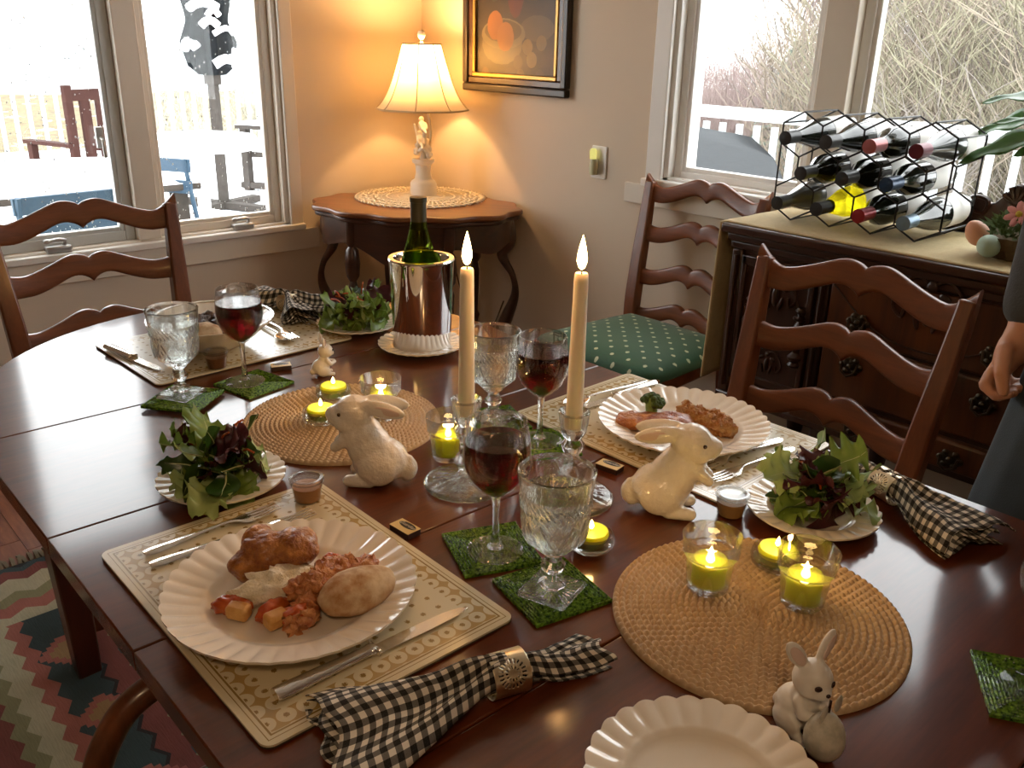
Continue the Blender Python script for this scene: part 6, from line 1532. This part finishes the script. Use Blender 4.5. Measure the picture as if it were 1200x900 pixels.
def nring(label, loc, d, roll=0.0, mat=None):
    d = Vector(d).normalized(); x = Vector((-d.y, d.x, 0)).normalized() * -1; z = x.cross(d)
    o = link('napkin_ring', rgm); Mx = Matrix((x, d, z)).transposed().to_4x4() @ Matrix.Rotation(roll, 4, 'Y'); o.matrix_world = Matrix.Translation(loc) @ Mx; mods(o, solid=0.0010); props(o, label, 'napkin ring'); return o
RA = (-0.504, 0.462, TZ + 0.0215)
napkin('black and white checked napkin fanned out in the foreground', RA, [((-0.548, 0.292, TZ + 0.012), 0.070, 0.034, 0.006, 3, 1.6), ((-0.484, 0.566, TZ + 0.018), 0.026, 0.022, 0.004, 2, 1.2)], 0.6)
nring('pierced brass napkin ring around the foreground checked napkin', RA, (0.06, 0.2, 0), radians(-95))
RC = (-0.452, 1.118, TZ + 0.0215)
napkin('black and white checked napkin at the right beside the salad', RC, [((-0.318, 1.078, TZ + 0.012), 0.064, 0.036, 0.004, 3, 1.6), ((-0.535, 1.150, TZ + 0.018), 0.034, 0.034, 0.008, 2, 1.6)], 2.2)
nring('pierced brass napkin ring around the right checked napkin', RC, (0.9, -0.35, 0), radians(-80))
RB = (-1.738, 0.915, TZ + 0.026)
napkin('black and white checked napkin bunched like a bow on the far placemat', RB, [((-1.818, 0.880, TZ + 0.024), 0.050, 0.052, 0.018, 2, 1.6), ((-1.665, 0.985, TZ + 0.02), 0.040, 0.040, 0.010, 2, 1.4), ((-1.640, 0.885, TZ + 0.018), 0.042, 0.040, 0.010, 3, 1.6)], 4.1)
nring('bright metal napkin ring around the far bow-shaped napkin', RB, (0.8, 0.35, 0), radians(-50))

# ------------------------------------------------------------------ person at the right edge
M['skin'] = plain('skin', (0.48, 0.24, 0.15), 0.5, var=0.08, scale=30, bump=0.15, bscale=120, bdist=0.002, **{'Subsurface Weight': 0.08, 'Subsurface Scale': 0.01})
M['sweater'] = plain('charcoal_sweater_knit', (0.045, 0.05, 0.055), 0.9, var=0.15, scale=200, bump=0.4, bscale=300)
M['jeans'] = plain('dark_blue_denim', (0.035, 0.05, 0.065), 0.85, var=0.2, scale=25, bump=0.3, bscale=400)
M['shoe'] = plain('brown_shoe_leather', (0.06, 0.035, 0.02), 0.45); M['hair'] = plain('grey_brown_hair', (0.09, 0.07, 0.05), 0.6, bump=0.5, bscale=90)
ps = thing('person', 'person in a charcoal sweater and blue jeans standing beyond the table, arm hanging', 'person', (-0.203, 1.435, 0.0), 0.0)
# faces -Y; local x to the viewer's right; right arm on the -x side
b = MB()
b.ell((0, 0, 1.22), (0.17, 0.11, 0.20)); b.ell((0, 0, 1.02), (0.155, 0.105, 0.16)); b.ell((0, 0.01, 0.90), (0.165, 0.115, 0.12)); b.cap((-0.15, 0, 1.38), (0.15, 0, 1.38), 0.07, 0.07); b.cap((0, 0, 1.40), (0, -0.015, 1.50), 0.055, 0.055)
b.ell((0, -0.03, 1.60), (0.076, 0.095, 0.112)); b.ell((0, -0.075, 1.535), (0.042, 0.04, 0.04)); b.cap((0, -0.125, 1.605), (0, -0.142, 1.575), 0.011, 0.015, 8)
for s in (-1, 1):
    b.ell((0.078 * s, -0.015, 1.59), (0.010, 0.022, 0.034)); b.ell((0.032 * s, -0.115, 1.625), (0.020, 0.010, 0.010))
    b.cap((0.09 * s, 0.005, 0.90), (0.165 * s, -0.01, 0.50), 0.095, 0.062); b.cap((0.165 * s, -0.01, 0.50), (0.19 * s, 0.03, 0.09), 0.060, 0.040); b.cap((0.19 * s, 0.03, 0.05), (0.20 * s, -0.12, 0.04), 0.038, 0.034)
    b.cap((0.175 * s, 0.0, 1.38), (0.210 * s, 0.015, 1.11), 0.055, 0.043)
    E_ = Vector((0.210 * s, 0.015, 1.11)); W_ = Vector((0.205 * s, -0.050, 0.968)); b.cap(E_, W_, 0.041, 0.028)
    # hand: palm, four curled fingers, thumb
    pc_ = W_ + Vector((0.012 * s, -0.012, -0.050))
    b.ell(W_ + Vector((0.004 * s, -0.006, -0.030)), (0.023, 0.030, 0.040)); b.ell(pc_, (0.017, 0.040, 0.038))
    for k, (fy_, l1, l2, l3) in enumerate(((-0.030, .024, .020, .018), (-0.010, .027, .022, .020), (0.010, .025, .021, .019), (0.028, .020, .018, .016))):
        k0 = pc_ + Vector((0.006 * s, fy_, -0.022)); k1 = k0 + Vector((0.006 * s, -0.004, -l1)); k2 = k1 + Vector((-0.020 * s, -0.003, -l2 * 0.55)); k3 = k2 + Vector((-0.016 * s, 0.0, l3 * 0.45))
        b.cap(k0, k1, 0.0105, 0.0098, 8); b.cap(k1, k2, 0.0098, 0.0088, 8); b.cap(k2, k3, 0.0088, 0.0076, 8)
    t0 = pc_ + Vector((-0.004 * s, -0.034, 0.012)); t1 = t0 + Vector((-0.008 * s, -0.020, -0.026)); t2 = t1 + Vector((-0.010 * s, -0.004, -0.026))
    b.cap(t0, t1, 0.013, 0.0115, 8); b.cap(t1, t2, 0.0115, 0.009, 8)
body = b.build('body', M['skin'], ps, remesh=0.0045, rsm=3)
for s in (-1, 1):
    e_ = MB().ell((0.031 * s, -0.119, 1.612), (0.011, 0.006, 0.006), None, 12, 8).build('eye', M['ceramic'], body); MB().ell((0.031 * s, -0.1245, 1.612), (0.0045, 0.002, 0.0045), None, 10, 6).build('iris', M['eye'], e_) if False else None
MB().ell((0, -0.117, 1.545), (0.022, 0.006, 0.006), None, 12, 8).build('lips', M['pinkear'], body)
b = MB(); b.ell((0, -0.008, 1.645), (0.086, 0.098, 0.085)); b.ell((0, 0.03, 1.59), (0.082, 0.07, 0.09)); b.build('hair', M['hair'], ps, remesh=0.006)
b = MB(); b.ell((0, 0, 1.22), (0.185, 0.125, 0.21)); b.ell((0, 0, 1.03), (0.172, 0.122, 0.15)); b.ell((0, 0.01, 0.94), (0.172, 0.122, 0.055)); b.cap((-0.15, 0, 1.38), (0.15, 0, 1.38), 0.082, 0.082)
for s in (-1, 1):
    b.cap((0.175 * s, 0.0, 1.375), (0.210 * s, 0.015, 1.11), 0.068, 0.054); b.cap((0.210 * s, 0.015, 1.11), (0.207 * s, -0.045, 0.990), 0.053, 0.040)
b.build('sweater', M['sweater'], ps, remesh=0.007, rsm=5)
b = MB(); b.ell((0, 0.01, 0.88), (0.185, 0.130, 0.115))
for s in (-1, 1): b.cap((0.100 * s, 0.005, 0.88), (0.175 * s, -0.005, 0.52), 0.112, 0.088); b.cap((0.175 * s, -0.005, 0.52), (0.193 * s, 0.03, 0.12), 0.085, 0.068)
b.build('jeans', M['jeans'], ps, remesh=0.008, rsm=5)
for s in (-1, 1):
    b = MB(); b.cap((0.19 * s, 0.04, 0.058), (0.20 * s, -0.13, 0.048), 0.050, 0.046); b.ell((0.19 * s, 0.05, 0.07), (0.052, 0.05, 0.06)); b.build('shoe', M['shoe'], ps, remesh=0.006)
